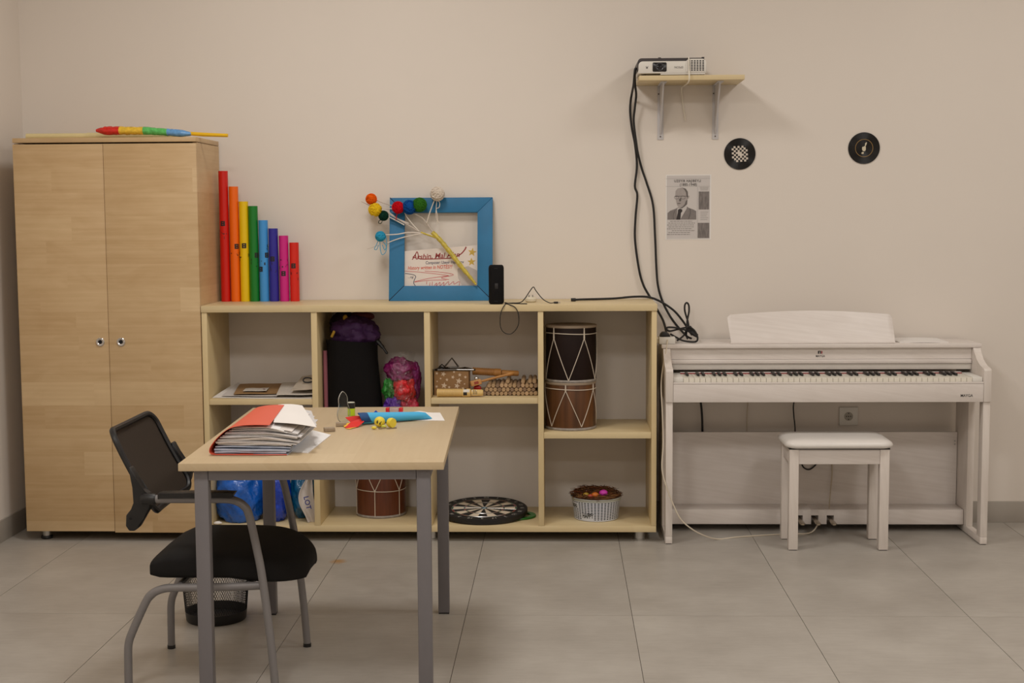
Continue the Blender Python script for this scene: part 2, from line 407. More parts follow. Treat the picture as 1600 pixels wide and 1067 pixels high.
# ------------------------------------------------------------------ things on the cupboard
b = MB().tube([(-2.37, -.30, 1.7985), (-2.10, -.292, 1.799)], [.0135, .013], 12).tube([(-2.10, -.292, 1.7995), (-1.84, -.288, 1.7985), (-1.66, -.285, 1.7955)], [.0145, .0135, .010], 12)
solo('wooden_pole', b, mat('pale_pole_wood', (222, 205, 152), .5, var=.05, scale=20), 'pale yellow pole lying along the top of the cupboard', 'pole', loc=(-2.0, -.29, 1.785))
t = thing('ribbon_wand', 'rainbow coloured shiny plastic wand with yellow handle on the cupboard', 'wand', (-1.75, -.36, 1.785))
cols = [('wand_red', (214, 44, 34)), ('wand_yellow', (232, 190, 60)), ('wand_green', (96, 190, 100)), ('wand_blue', (104, 160, 214))]
for i, (nm, c) in enumerate(cols):
    b = MB(); rings = []
    xa = -2.035 + i * .105; n = 12
    for j in range(n):
        u = j / (n - 1); s = (i + u) / 4
        r = .019 * (min(1, .35 + s * 7) if s < .1 else 1) * (1 - .25 * s) * (1 if s < .9 else 1 - .5 * (s - .9) / .1)
        cz = 1.819 - .006 * s - .012 * max(0, s - .55) / .45
        ring = []
        for k in range(16):
            a = 2 * pi * k / 16
            rr = r * (1 + crumple((s * 40, cos(a), sin(a)), .16, 1.3, 3))
            ring.append((xa + .105 * u, -.362 + rr * cos(a) * 1.3, cz + rr * sin(a) * .95))
        rings.append(ring)
    b.loft(rings)
    part('wand_section', b, mat(nm, c, .22, var=.2, scale=90), t, nm.split('_')[1] + ' crinkled section', sharp=60)
part('handle', MB().tube([(-1.62, -.362, 1.8025), (-1.56, -.366, 1.7975), (-1.452, -.372, 1.7925)], [.008, .0085, .0075], 12), mat('wand_handle', (236, 186, 20), .4), t, 'yellow tapering handle')

# ------------------------------------------------------------------ sound tubes
TUBES = [('red', 'tallest and leftmost of the row', (206, 20, 8), -1.5425, 1.647, [(347, -.1)]),
         ('orange', 'second tallest of the row', (244, 106, 4), -1.4965, 1.576, [(383, .62)]),
         ('yellow', 'third from the cupboard', (236, 196, 6), -1.452, 1.508, [(382, .15)]),
         ('green', 'fourth from the cupboard', (10, 122, 38), -1.4085, 1.487, [(397, .75)]),
         ('light blue', 'fifth from the cupboard', (64, 150, 220), -1.363, 1.422, [(397, .8), (419, -.55)]),
         ('dark blue', 'sixth from the cupboard', (44, 40, 150), -1.3175, 1.384, [(403, -.1)]),
         ('pink', 'second from the right end', (206, 32, 132), -1.270, 1.351, [(426, 0)]),
         ('short red', 'shortest and rightmost of the row', (216, 32, 16), -1.2225, 1.319, [(414, -.05)])]
for (cn, wh, c, tx, zt, sq) in TUBES:
    t = thing('sound_tube', f'{cn} plastic sound tube on the shelf top, {wh}', 'tube', (tx, -.1, 1.05), 'coloured sound tubes on the shelf top')
    r = .0215
    part('tube', MB().lathe([(r, 1.0505), (r, zt), (r - .002, zt), (r - .002, 1.0505), (r, 1.0505)], (tx, -.1, 0), 32, cap=False), mat('tube_' + cn.replace(' ', '_'), c, .35), t)
    mk = MB()
    def patch(a0, a1, za, zb):
        rr = r + .0004; n = 4
        for i in range(n):
            q = []
            for (i2, z) in ((i, za), (i + 1, za), (i + 1, zb), (i, zb)):
                a = -pi / 2 + a0 + (a1 - a0) * i2 / n
                q.append(mk.bm.verts.new((tx + rr * cos(a), -.1 + rr * sin(a), z)))
            mk._f(q)
    rnd = random.Random(cn)
    for (v, off) in sq:
        zc = 1.05 + (470 - v) * .00291; a = math.asin(off) if abs(off) < 1 else 1.2
        patch(a - .48, a + .48, zc - .0115, zc + .0115)
        for i in range(7):
            aa = a + rnd.uniform(-1.3, 1.3); zz = zc - rnd.uniform(.02, .065) * (1 if cn not in ('pink', 'light blue') else -1)
            hw = rnd.choice((.05, .06, .14)); hh = rnd.choice((.0022, .003, .006))
            patch(aa - hw, aa + hw, zz - hh, zz + hh)
    part('printed_marks', mk, INK, t, 'black printed square and small figures', kind='stuff')
    # paler letter box inside each square
    mk = MB()
    for (v, off) in sq:
        zc = 1.05 + (470 - v) * .00291; a = math.asin(off); r2 = r; r = r2 + .0003
        patch(a - .16, a + .16, zc + .0035, zc + .0055); patch(a - .16, a + .16, zc - .0055, zc - .0035); r = r2
    part('printed_letter', mk, MATS['tube_' + cn.replace(' ', '_')], t, kind='stuff')

# ------------------------------------------------------------------ blue frame, sign and yarn branch (all lean on the wall)
LEAN = (-.2, 0, 0); FO = (-.550, -.122, 1.0505)
BLUE = mat('blue_painted_wood', (28, 110, 156), .55, var=.12, scale=9)
t = thing('picture_frame', 'square blue painted wooden picture frame leaning on the wall', 'frame', FO, rot=LEAN)
o_, i_, Hh = .2375, .168, .48
ci = (o_ - i_)
def rail(P): return MB().prism(P, 0, .017, 'y', bev=.0012)
e = .0006
part('frame_rail', rail([(-o_ + e, 0), (o_ - e, 0), (i_ - e, ci), (-i_ + e, ci)]), BLUE, t)
part('frame_rail', rail([(-o_ + e, Hh), (-i_ + e, Hh - ci), (i_ - e, Hh - ci), (o_ - e, Hh)]), BLUE, t)
part('frame_rail', rail([(-o_, e), (-i_, ci + e), (-i_, Hh - ci - e), (-o_, Hh - e)]), BLUE, t)
part('frame_rail', rail([(o_, e), (o_, Hh - e), (i_, Hh - ci - e), (i_, ci + e)]), BLUE, t)
b = MB()
for (xa, za, xb, zb) in ((-o_, 0, -i_, ci), (o_, 0, i_, ci), (-o_, Hh, -o_ + .028, Hh - .028)):
    stroke(b, [(xa * .998, za + .001), (xb, zb)], (.0032, .0022), -.0004)
part('mitre_gap', b, mat('dark_navy', (12, 16, 40), .8), t, 'dark open mitre joint', kind='stuff')
def fx(u): return (u - 689.5) / 161 * .475
def fz(v): return (470.5 - v) / 160.5 * .48
t = thing('handwritten_sign', 'white handwritten paper sign seen through the blue frame', 'sign', FO, rot=LEAN)
b = MB().flat([(-.20, .003), (.20, .003), (.20, fz(382.5)), (-.20, fz(393))], .0195)
part('sheet', b, mat('sign_paper', (228, 216, 206), .8, var=.03, scale=6), t)
yy = .0190
b = MB()
RED_D = mat('dark_red_marker', (146, 44, 40), .6); RED_O = mat('orange_red_marker', (206, 78, 50), .6); NAVY = mat('navy_marker', (52, 52, 84), .6)
GOLD = mat('gold_foil', (196, 158, 26), .4, var=.2, scale=60); PINKR = mat('red_pencil', (196, 70, 76), .7); SMUDGE = mat('grey_smudge', (190, 180, 174), .8, var=.08, scale=40)
add_text(b, 'Arshin, Mal Alan', .034, (fx(681), yy, fz(400.2)), width=.222, rot=.055, shear=.25, bold=.0006)
stroke(b, [(fx(653), fz(403.5)), (fx(660), fz(405)), (fx(680), fz(404.6)), (fx(706), fz(403.2)), (fx(719), fz(398)), (fx(726), fz(391)), (fx(728.5), fz(386))], (.003, .0062), yy)
stroke(b, [(fx(645), fz(402.5)), (fx(649), fz(398)), (fx(652), fz(393.5)), (fx(655), fz(404))], .004, yy)
b.mi = 1; add_text(b, 'Composer: Uzeyir Hajibeyov', .020, (fx(695), yy, fz(410.2)), width=.176, rot=.02, shear=.1, bold=.0002)
stroke(b, [(fx(633.5), fz(427)), (fx(646), fz(429)), (fx(650), fz(432)), (fx(648), fz(437)), (fx(647), fz(442)), (fx(650), fz(447))], .0028, yy)
add_text(b, '...ng', .016, (fx(642), yy, fz(432.6)), shear=.2)
b.mi = 2; add_text(b, 'History written in NOTES!!!', .024, (fx(672), yy, fz(418)), width=.205, rot=.03, shear=.2, bold=.0003)
b.mi = 3
for ln in ([(633, 423.5), (660, 425.5), (700, 430.5), (692, 432), (670, 435), (648, 440)], [(664, 423.5), (690, 425.5), (709, 429.5), (690, 434), (702, 437)], [(648, 440.5), (670, 438), (698, 437.5)],
           [(667, 444), (667.5, 439.5)], [(672, 447), (672.5, 441)], [(675.5, 447), (676, 440)], [(679, 446), (683, 442), (682, 447), (688, 441), (688, 446.5), (694, 441), (694, 446), (701, 440), (702, 445), (709, 440), (710, 444), (718, 440), (718, 446)]):
    stroke(b, [(fx(p), fz(q)) for p, q in ln], .0022, yy)
b.mi = 4; b.flat(star(fx(738), fz(394.5), .021, .15), yy); b.flat(star(fx(737), fz(409.5), .020, -.05), yy)
b.mi = 5; b.flat([(fx(p), fz(q)) for p, q in ((715, 420), (732, 416), (748, 424), (748, 446), (722, 446), (716, 434))], yy + .0002)
part('writing', b, [RED_D, NAVY, RED_O, PINKR, GOLD, SMUDGE], t, 'handwriting, pencil lines and gold stars')
# branch with yarn pompoms
t = thing('yarn_branch', 'branch with coloured yarn balls leaning across the blue frame', 'branch', FO, rot=LEAN)
def bp_(u, v, d=-.016): return (fx(u), d, fz(v))
GOLDT = mat('gold_wrapped_branch', (198, 178, 70), .45, var=.3, scale=70); WHB = mat('white_painted_twig', (222, 212, 200), .6, var=.05, scale=40); GREYB = mat('grey_painted_twig', (192, 180, 168), .6)
trunk = spline([bp_(745, 446.5, -.014), bp_(738, 438), bp_(722, 419, -.02), bp_(704, 396, -.022), bp_(690, 379, -.024), bp_(677, 366, -.025)], 6)
part('trunk', MB().tube(trunk, [.0045 + .006 * min(1, i / 12) + .0012 * sin(i * 2.1) for i in range(len(trunk))], 10), GOLDT, t)
part('twig', MB().tube(spline([bp_(690, 377, -.024), bp_(672, 370.5, -.026), bp_(659, 366, -.027)], 5), [.0042] * 11, 8), GOLDT, t, 'gold wrapped side twig')
TW = [([(678, 366), (668, 352), (660, 343), (650, 338)], GREYB, .0042), ([(668, 351), (674, 332), (681, 313)], WHB, .003), ([(660, 367), (640, 366), (622, 369), (603, 370)], WHB, .0033),
      ([(692, 379), (668, 368), (640, 372), (622, 377), (608, 382.5)], WHB, .003), ([(656, 364), (645, 352), (636, 340), (631, 327)], WHB, .003), ([(655, 364), (635, 352), (612, 339), (596, 331)], GREYB, .0038),
      ([(633, 354), (618, 346), (605, 340)], WHB, .003), ([(640, 352), (622, 344), (606, 333), (590, 330)], WHB, .003), ([(618, 329), (603, 328.5), (595, 328)], WHB, .0026),
      ([(616, 324.5), (600, 320), (588, 315)], GREYB, .0022), ([(590, 330), (578, 323.5), (565.5, 317.5)], GREYB, .0018), ([(592, 385), (584, 389), (576, 391.5)], GREYB, .0014)]
for pts, m_, r in TW:
    P = spline([bp_(u, v, -.022 - .004 * i) for i, (u, v) in enumerate(pts)], 5)
    part('twig', MB().tube(P, [r * (1 - .3 * i / len(P)) for i in range(len(P))], 7), m_, t)
def yarn_ball(mb, c, r, seed):
    rn = random.Random(seed); C = Vector(c)
    mb.sphere(c, r * .95, u=16, v=10)
    for i in range(16):
        ax = Vector((rn.gauss(0, 1), rn.gauss(0, 1), rn.gauss(0, 1))).normalized(); a = ax.orthogonal().normalized(); d = ax.cross(a); h = rn.uniform(-.75, .75)
        R = r * math.sqrt(1 - h * h * .98)
        mb.tube([C + ax * h * r + (a * cos(q * pi / 10) + d * sin(q * pi / 10)) * R for q in range(20)], r * .095, 4, closed=True)
BALLS = [('orange', (232, 96, 16), 582, 315, 8.2, -.045), ('yellow', (228, 190, 36), 588.5, 332, 10, -.05), ('dark green', (14, 50, 38), 601, 340.5, 7.5, -.038), ('red', (196, 16, 30), 624, 328.5, 9, -.048),
         ('blue', (18, 74, 140), 641.5, 328, 10.5, -.044), ('green', (52, 108, 34), 657.5, 324.5, 10.5, -.048), ('white', (220, 208, 194), 685, 307.5, 10.5, -.044), ('sky blue', (52, 156, 194), 597, 373, 7.6, -.046)]
TAILS = {'dark green': [[(598, 346), (594, 348), (593.5, 351.5), (597, 352), (599, 348.5)]], 'red': [[(623, 335), (621.5, 341), (620.5, 348)]], 'yellow': [[(588, 340), (588, 345)]],
         'white': [[(681, 315), (688, 320), (687.5, 328), (683, 331), (683.5, 345), (688, 352)], [(684, 317), (683, 330), (685.5, 345), (683, 357)], [(681, 316), (674, 332), (668, 352)]],
         'sky blue': [[(593, 380), (590, 387), (587.5, 392), (591, 393), (594, 386)], [(596, 381), (597, 394), (600, 401), (605, 397), (606, 388), (601, 381)], [(605, 372), (606.5, 385), (604, 394), (600, 386)]]}
for nm, c, u, v, r, d in BALLS:
    m_ = mat('yarn_' + nm.replace(' ', '_'), c, .9, var=.15, scale=160, spec=.1)
    b = MB(); yarn_ball(b, bp_(u, v, d), r * .00297, nm)
    o = part('yarn_ball', b, m_, t, nm + ' yarn ball')
    for tl in TAILS.get(nm, []):
        part('yarn_tail', MB().tube(spline([bp_(a, bb, d + .006) for a, bb in tl], 5), .0016, 5), m_, o)

# ------------------------------------------------------------------ speaker, adapter and cables on the shelf top
t = thing('portable_speaker', 'black cylindrical portable speaker standing before the blue frame', 'speaker', (-.283, -.365, 1.05))
b = MB(); prof = []
for z, s in ((1.0508, .80), (1.055, .95), (1.062, 1.0), (1.208, 1.0), (1.216, .95), (1.2215, .80)):
    prof.append([(-.283 + .0335 * s * (abs(cos(a)) ** .7) * (1 if cos(a) >= 0 else -1), -.365 + .0335 * s * (abs(sin(a)) ** .7) * (1 if sin(a) >= 0 else -1), z) for a in [2 * pi * k / 32 for k in range(32)]])
b.loft(prof)
part('body', b, mat('speaker_cloth', (18, 17, 18), .85, var=.3, scale=600, spec=.2), t)
part('emblem', MB().box(-.288, -.274, -.3995, -.3978, 1.118, 1.142, .0008), mat('dark_badge', (32, 30, 31), .4), t, 'dark grey emblem plate')
for zz in (1.0625, 1.2065): part('end_ring', MB().lathe([(.0341, zz), (.0341, zz + .002)], (-.283, -.365, 0), 32), BLACK, t)
t = thing('usb_cable', 'thin black charging cable looping over the shelf edge by the speaker', 'cable', (-.2, -.4, 1.05))
P = spline([(-.246, -.37, 1.056), (-.23, -.405, 1.0545), (-.245, -.427, 1.049), (-.262, -.430, 1.010), (-.263, -.430, .955), (-.245, -.430, .928), (-.215, -.430, .925), (-.187, -.430, .958), (-.184, -.430, 1.005), (-.20, -.430, 1.04), (-.235, -.415, 1.054), (-.215, -.36, 1.0535), (-.18, -.33, 1.054), (-.16, -.33, 1.070), (-.136, -.33, 1.105), (-.121, -.33, 1.122), (-.110, -.33, 1.106), (-.080, -.34, 1.070), (-.050, -.35, 1.0535), (-.030, -.355, 1.0545)], 6)
part('cord', MB().tube(P, .0021, 6), BLACKR, t)
part('cord', MB().tube(spline([(-.246, -.36, 1.0535), (-.21, -.385, 1.0535), (-.165, -.40, 1.0530), (-.148, -.41, 1.0530)], 5), .0022, 6), BLACKR, t)
part('plug', MB().box(-.031, -.012, -.361, -.349, 1.0508, 1.0588, .001), BLACK, t, 'black usb plug')
part('plug_tip', MB().box(-.0118, -.003, -.359, -.351, 1.052, 1.0575), STEEL, t, 'bare metal plug tip')
t = thing('plug_adapter', 'small round white plug adapter on the shelf top', 'adapter', (-.134, -.27, 1.05))
part('body', MB().lathe([(.020, 1.0503), (.026, 1.056), (.027, 1.066), (.022, 1.074), (.019, 1.0745), (.018, 1.070)], (-.134, -.25, 0), 28), CREAMP, t)
for dx in (-.008, .008): part('pin', MB().tube([(-.134 + dx, -.25, 1.069), (-.134 + dx, -.25, 1.083)], .0024, 8), STEEL, t)
t = thing('video_cable', 'thick black cable lying across the shelf top to the cable tangle', 'cable', (.25, -.15, 1.05))
P = spline([(.065, -.2, 1.0575), (.10, -.18, 1.0575), (.17, -.13, 1.056), (.25, -.10, 1.057), (.33, -.07, 1.062), (.40, -.06, 1.060), (.455, -.06, 1.040), (.515, -.06, 1.0), (.555, -.06, .955), (.585, -.07, .91), (.60, -.08, .886)], 7)
part('cord', MB().tube(P, .0050, 8), BLACKR, t)
part('plug', MB().box(.045, .067, -.212, -.190, 1.0508, 1.0645, .002), BLACK, t, 'black connector end')

# ------------------------------------------------------------------ projector shelf and projector
t = thing('wall_shelf', 'small maple shelf high on the wall on two white brackets', 'shelf', (.577, 0, 2.023))
part('board', MB().box(.347, .807, -.262, -.001, 2.0235, 2.0445, .001), MAPLE_TOP, t)
WBR = mat('white_bracket_paint', (206, 203, 204), .45)
for bx in (.458, .708):
    b = MB().box(bx - .014, bx + .014, -.0035, -.0005, 1.778, 2.0228, .0006)
    b.box(bx - .014, bx + .014, -.215, -.0037, 2.0198, 2.0230, .0006)
    o = part('bracket', b, WBR, t)
    part('bracket_rib', MB().prism([(-.004, 1.80), (-.190, 2.0195), (-.004, 2.0195)][::1], bx - .0035, bx + .0035, 'x'), WBR, o)
    for zz, xx in ((1.792, 0), (1.985, -.009), (1.995, .009)): part('screw', MB().lathe([(.0034, -.0058), (.0034, -.0033)], (bx + xx, 0, zz), 10, 'y'), mat('dark_screw', (96, 88, 84), .4, .6), o)
t = thing('projector', 'white projector with dark top sitting on the small wall shelf', 'projector', (.49, -.13, 2.0445))
PW = mat('projector_white', (226, 221, 212), .4); PD = mat('projector_dark', (58, 52, 52), .45)
def rrect(xa, xb, za, zb, r, n=5, corners=(1, 1, 1, 1)):
    P = []
    for (cx_, cz_, a0, on) in ((xb - r, zb - r, 0, corners[0]), (xa + r, zb - r, pi / 2, corners[1]), (xa + r, za + r, pi, corners[2]), (xb - r, za + r, 3 * pi / 2, corners[3])):
        if on: P += [(cx_ + r * cos(a0 + pi / 2 * k / n), cz_ + r * sin(a0 + pi / 2 * k / n)) for k in range(n + 1)]
        else: P.append((xb if a0 in (0, 3 * pi / 2) else xa, zb if a0 in (0, pi / 2) else za))
    return P
part('body', MB().prism(rrect(.343, .640, 2.0535, 2.1055, .018, 5, (1, 1, 0, 0)), -.262, -.03, 'y', bev=.0015), PW, t)
part('top_cover', MB().prism(rrect(.340, .636, 2.0685, 2.1195, .016, 5, (1, 1, 0, 0)), -.257, -.025, 'y', bev=.0015), PD, t, 'dark grey top cover')
b = MB().box(.44, .635, -.26, -.05, 2.0475, 2.0535, .001)
part('lower_tray', b, PW, t)
for fx_ in (.37, .62): part('foot', MB().lathe([(.010, 2.0448), (.010, 2.0535)], (fx_, -.20, 0), 14), mat('projector_foot', (70, 64, 58), .6), t)
part('lens_window', MB().prism(rrect(.4045, .466, 2.0605, 2.1005, .005), -.2635, -.258, 'y', bev=.0008), mat('lens_black', (20, 18, 20), .25), t, 'black lens window')
part('lens_ring', MB().lathe([(.018, -.2650), (.0155, -.2665), (.0125, -.2650), (.0125, -.2638), (.018, -.2638)], (.4365, 0, 2.081), 28, 'y', cap=False), mat('lens_ring_grey', (56, 56, 60), .3), t)
part('lens_glass', MB().lathe([(.0005, -.2648), (.007, -.2645), (.0125, -.2637)], (.4365, 0, 2.081), 24, 'y'), mat('lens_glass', (14, 14, 22), .08), t)
part('vent_panel', MB().prism(rrect(.549, .639, 2.058, 2.1145, .018, 5, (1, 1, 0, 0)), -.2645, -.24, 'y', bev=.0015), PW, t)
b = MB()
for i in range(6):
    for j in range(7): b.box(.5635 + i * .0122 - .0035, .5635 + i * .0122 + .0045, -.2652, -.2640, 2.0632 + j * .0068, 2.0632 + j * .0068 + .0042)
part('vent_slots', b, mat('vent_dark', (34, 30, 30), .7), t, 'rows of dark vent slots', kind='stuff')
b = MB(); me_rot = Matrix.Translation((.519, -.2626, 2.079)) @ Matrix.Rotation(pi, 4, 'Y')
add_text(b, 'EPSON', .0125, (0, 0, 0), M=me_rot, bold=.0001)
part('logo', b, GREYINK, t, 'upside-down grey maker lettering')
b = MB(); b.flat(rrect(.376, .384, 2.074, 2.081, .002), -.2626); stroke(b, [(.375, 2.085), (.380, 2.079), (.386, 2.085)], .0016, -.2626)
part('indicator_print', b, GREYINK, t)
for kx in (.43, .62): part('top_knob', MB().box(kx, kx + .012, -.25, -.23, 2.1195, 2.1235, .001), PD, t)
solo('hanging_string', MB().tube(spline([(.562, -.20, 2.1225), (.561, -.255, 2.122), (.562, -.2685, 2.113), (.563, -.269, 2.07), (.563, -.268, 2.018), (.556, -.12, 2.012), (.551, -.03, 2.01), (.556, -.012, 1.96), (.572, -.010, 1.862)], 6), .0028, 6),
     mat('cord_white', (240, 232, 216), .6), 'thin white string hanging over the projector front', 'string', loc=(.56, -.2, 2.05))
def cable(name, pts, r, label, m_=BLACKR, n=7, cat='cable', seg=8, group=None):
    return solo(name, MB().tube(spline(pts, n), r, seg), m_, label, cat, group, loc=tuple(pts[len(pts) // 2]))
Z = -.016
cable('projector_cable', [(.3385, -.19, 2.085), (.3320, -.19, 2.078), (.3290, -.185, 2.050), (.328, -.14, 2.018), (.325, -.05, 1.985), (.321, -.022, 1.955), (.319, Z, 1.903), (.327, Z, 1.83), (.341, Z, 1.758), (.350, Z, 1.66), (.341, Z, 1.569), (.352, Z, 1.525), (.344, Z, 1.423), (.342, Z, 1.321), (.360, Z, 1.188), (.380, Z, 1.115), (.410, Z, 1.060), (.432, Z - .002, 1.02), (.452, Z - .03, .985), (.468, -.10, .950), (.474, -.18, .912), (.470, -.232, .905)], .0052, 'left of two black cables hanging from the projector')
cable('projector_cable', [(.3385, -.165, 2.085), (.3335, -.165, 2.076), (.3325, -.155, 2.046), (.338, -.10, 2.010), (.344, -.055, 1.975), (.338, -.042, 1.915), (.334, -.036, 1.860), (.345, -.034, 1.77), (.354, -.030, 1.715), (.373, Z, 1.645), (.394, Z, 1.584), (.424, Z, 1.481), (.434, Z, 1.335), (.440, Z, 1.20), (.448, Z, 1.11), (.468, Z, 1.040), (.500, Z - .01, .975), (.535, Z - .03, .925), (.575, -.08, .882), (.595, -.10, .8720)], .0052, 'right of two black cables hanging from the projector')
# ------------------------------------------------------------------ poster, records, socket
t = thing('poster', 'grey printed sheet with portrait of a man in suit and glasses', 'poster', (.588, 0, 1.47))
def wx(u): return .480 + (u - 1039) / 71 * .208
def wz(v): return 1.618 - (v - 273) / 101 * .297
part('sheet', MB().box(.484, .691, -.0012, -.0004, 1.321, 1.6185), mat('poster_paper', (238, 234, 230), .7, var=.02, scale=12), t)
part('printed_ground', MB().flat([(.488, 1.324), (.6865, 1.324), (.6865, 1.6145), (.488, 1.6145)], -.00135), mat('poster_grey_ground', (204, 198, 195), .7, var=.03, scale=12), t, 'light grey printed ground')
# header and text (crop scale 9.28 per px from 1030,265)
def pc(a, b_): return wx(1030 + a / 9.28), wz(265 + b_ / 9.28)
b = MB(); yp = -.0015
def prect(m, a0, b0, a1, b1, y=yp): m.flat([pc(a0, b1), pc(a1, b1), pc(a1, b0), pc(a0, b0)], y)
p = pc(410, 165); add_text(b, 'UZEYIR HAJIBEYLI', .0155, (p[0], yp, p[1]), width=.122, spacing=1.15, bold=.0005)
p = pc(422, 218); add_text(b, '(1885-1948)', .0165, (p[0], yp, p[1]), width=.078, spacing=1.15, bold=.0005)
part('heading', b, mat('heading_ink', (74, 68, 66), .7), t, 'dark grey heading with name and years')
b = MB()
prect(b, 95, 128, 735, 131); prect(b, 95, 240, 735, 243); prect(b, 556, 250, 559, 990)
rn = random.Random(5)
for i in range(8):
    yv = 745 + i * 27.5; a = 115 + rn.choice((0, 20, 45, 70)); e_ = 520 - rn.choice((0, 10, 40, 70))
    while a < e_:
        wl = rn.uniform(16, 46); prect(b, a, yv - 5, min(a + wl, e_), yv + 5); a += wl + 7
for i in range(3):
    prect(b, 585 + i * 6, 255 + i * 19, 715 - i * 5, 261 + i * 19)
for i in range(5): prect(b, 600, 612 + i * 27, 712 - (i % 3) * 12, 618 + i * 27)
part('small_print', b, mat('small_print_ink', (140, 134, 130), .7), t, 'lines of small grey print')
b = MB()
def pp(pts, y): b.flat([pc(*q) for q in pts], y)
b.mi = 0; pp([(120, 722), (540, 722), (540, 255), (120, 255)], yp)                        # pale photo ground
b.mi = 1; pp([(120, 722), (122, 625), (160, 592), (235, 565), (275, 545), (400, 530), (430, 552), (500, 578), (538, 600), (540, 722)], yp - .0002)   # jacket
b.mi = 2; pp([(255, 722), (262, 560), (300, 545), (405, 515), (400, 560), (318, 700), (312, 722)], yp - .0004)   # shirt
b.mi = 3; pp([(248, 722), (270, 615), (272, 580), (300, 562), (335, 575), (335, 605), (316, 625), (310, 722)], yp - .0006)   # tie
b.mi = 4; pp([(300, 558), (262, 520), (248, 470), (238, 420), (232, 370), (236, 310), (265, 272), (330, 258), (385, 275), (414, 320), (418, 380), (440, 375), (432, 410), (410, 430), (405, 500), (360, 540), (330, 560)], yp - .0005)  # head
b.mi = 5; pp([(330, 258), (385, 275), (414, 320), (418, 380), (408, 420), (396, 380), (388, 330), (365, 290)], yp - .0007)   # hair at the side
pp([(405, 500), (410, 430), (385, 455), (370, 500), (340, 535), (300, 556), (330, 560), (360, 540)], yp - .0007)           # shade print under the jaw
pp([(285, 430), (320, 400), (318, 450), (300, 462), (292, 455)], yp - .0007)              # nose
pp([(255, 487), (300, 480), (318, 488), (300, 494), (262, 495)], yp - .0007)              # mouth
b.mi = 3
for cxp in (252, 345):
    o2 = [(cxp + 32 * cos(k * pi / 8), 402 + 24 * sin(k * pi / 8)) for k in range(17)]
    stroke(b, [pc(*q) for q in o2], .0011, yp - .0008, n=1)
stroke(b, [pc(222, 385), pc(318, 380), pc(420, 385)], .0016, yp - .0008, n=2)
stroke(b, [pc(440, 560), pc(455, 610), pc(425, 720)], .0016, yp - .0004, n=3); stroke(b, [pc(235, 575), pc(205, 650), pc(210, 720)], .0012, yp - .0004, n=3)
part('portrait', b, [mat('print_pale', (206, 200, 196), .7), mat('print_mid', (128, 121, 118), .7, var=.1, scale=60), mat('print_white', (200, 194, 190), .7), mat('print_black', (52, 46, 46), .7), mat('print_skin', (166, 158, 154), .7, var=.08, scale=70), mat('print_dark', (104, 97, 94), .7)], t, 'black and white portrait of a man in suit and tie')
for (a0, b0, a1, b1) in ((572, 318, 724, 578), (562, 770, 728, 990)):
    b = MB(); prect(b, a0, b0, a1, b1)
    part('side_photo', b, mat('print_photo', (122, 115, 112), .7, var=.35, scale=60, stretch=(2, 1, .5)), t, 'small dark grey photo')

VIN = mat('vinyl_black', (14, 12, 12), .30, spec=.4)
_nt = VIN.node_tree; _b = _nt.nodes['Principled BSDF']; _b.inputs['Anisotropic'].default_value = .9; _b.inputs['Anisotropic Rotation'].default_value = .25
_tg = _nt.nodes.new('ShaderNodeTangent'); _tg.direction_type = 'RADIAL'; _tg.axis = 'Y'; _nt.links.new(_tg.outputs[0], _b.inputs['Tangent'])
def record(cx_, cz_, label):
    t = thing('vinyl_record', label, 'record', (cx_, 0, cz_), 'vinyl records on the wall')
    prof = [(.0715, -.0015), (.0715, -.0045), (.070, -.0052)]
    r = .0695
    while r > .044: prof += [(r, -.0046), (r - .0009, -.0051)]; r -= .0018
    prof += [(.042, -.0048), (.002, -.0048)]
    part('disc', MB().lathe(prof, (cx_, 0, cz_), 64, 'y'), VIN, t, sharp=80)
    return t
cx_, cz_ = .8205, 1.711
t = record(cx_, cz_, 'black vinyl record with black and white chequered label')
b = MB(); q = .00905; a0 = .06
for i in range(-5, 5):
    for j in range(-5, 5):
        mx_, mz_ = (i + .5) * q, (j + .5) * q
        if math.hypot(mx_, mz_) > .0405: continue
        if (i + j) % 2 and math.hypot(mx_, mz_) > .009: continue
        P = [(mx_ - q / 2, mz_ - q / 2), (mx_ + q / 2, mz_ - q / 2), (mx_ + q / 2, mz_ + q / 2), (mx_ - q / 2, mz_ + q / 2)]
        b.flat([(cx_ + px * cos(a0) - pz * sin(a0), cz_ + px * sin(a0) + pz * cos(a0)) for px, pz in P], -.0058)
part('label_checks', b, mat('label_cream', (214, 203, 190), .6), t, 'cream chequers')
cx_, cz_ = 1.3845, 1.733
t = record(cx_, cz_, 'black vinyl record with thin gold ring and cream emblem')
part('gold_ring', MB().lathe([(.0405, -.0050), (.0405, -.0060), (.0385, -.0060), (.0385, -.0050)], (cx_, 0, cz_), 48, 'y', cap=False), mat('gold_ring', (156, 124, 72), .4, .3), t)
b = MB()
def em(pts): b.flat([(cx_ + (p - 622) / 17.8 * .00293, cz_ - (v - 562) / 17.8 * .00293) for p, v in pts], -.0060)
em([(565, 535), (620, 515), (668, 530), (668, 610), (640, 650), (590, 645), (565, 600)])
em([(625, 515), (650, 485), (640, 450), (665, 410), (695, 400), (690, 450), (668, 500), (650, 525)])
em([(545, 700), (565, 672), (600, 668), (620, 690), (600, 725), (560, 722)])
part('emblem', b, mat('emblem_cream', (206, 196, 170), .6), t, 'cream emblem')

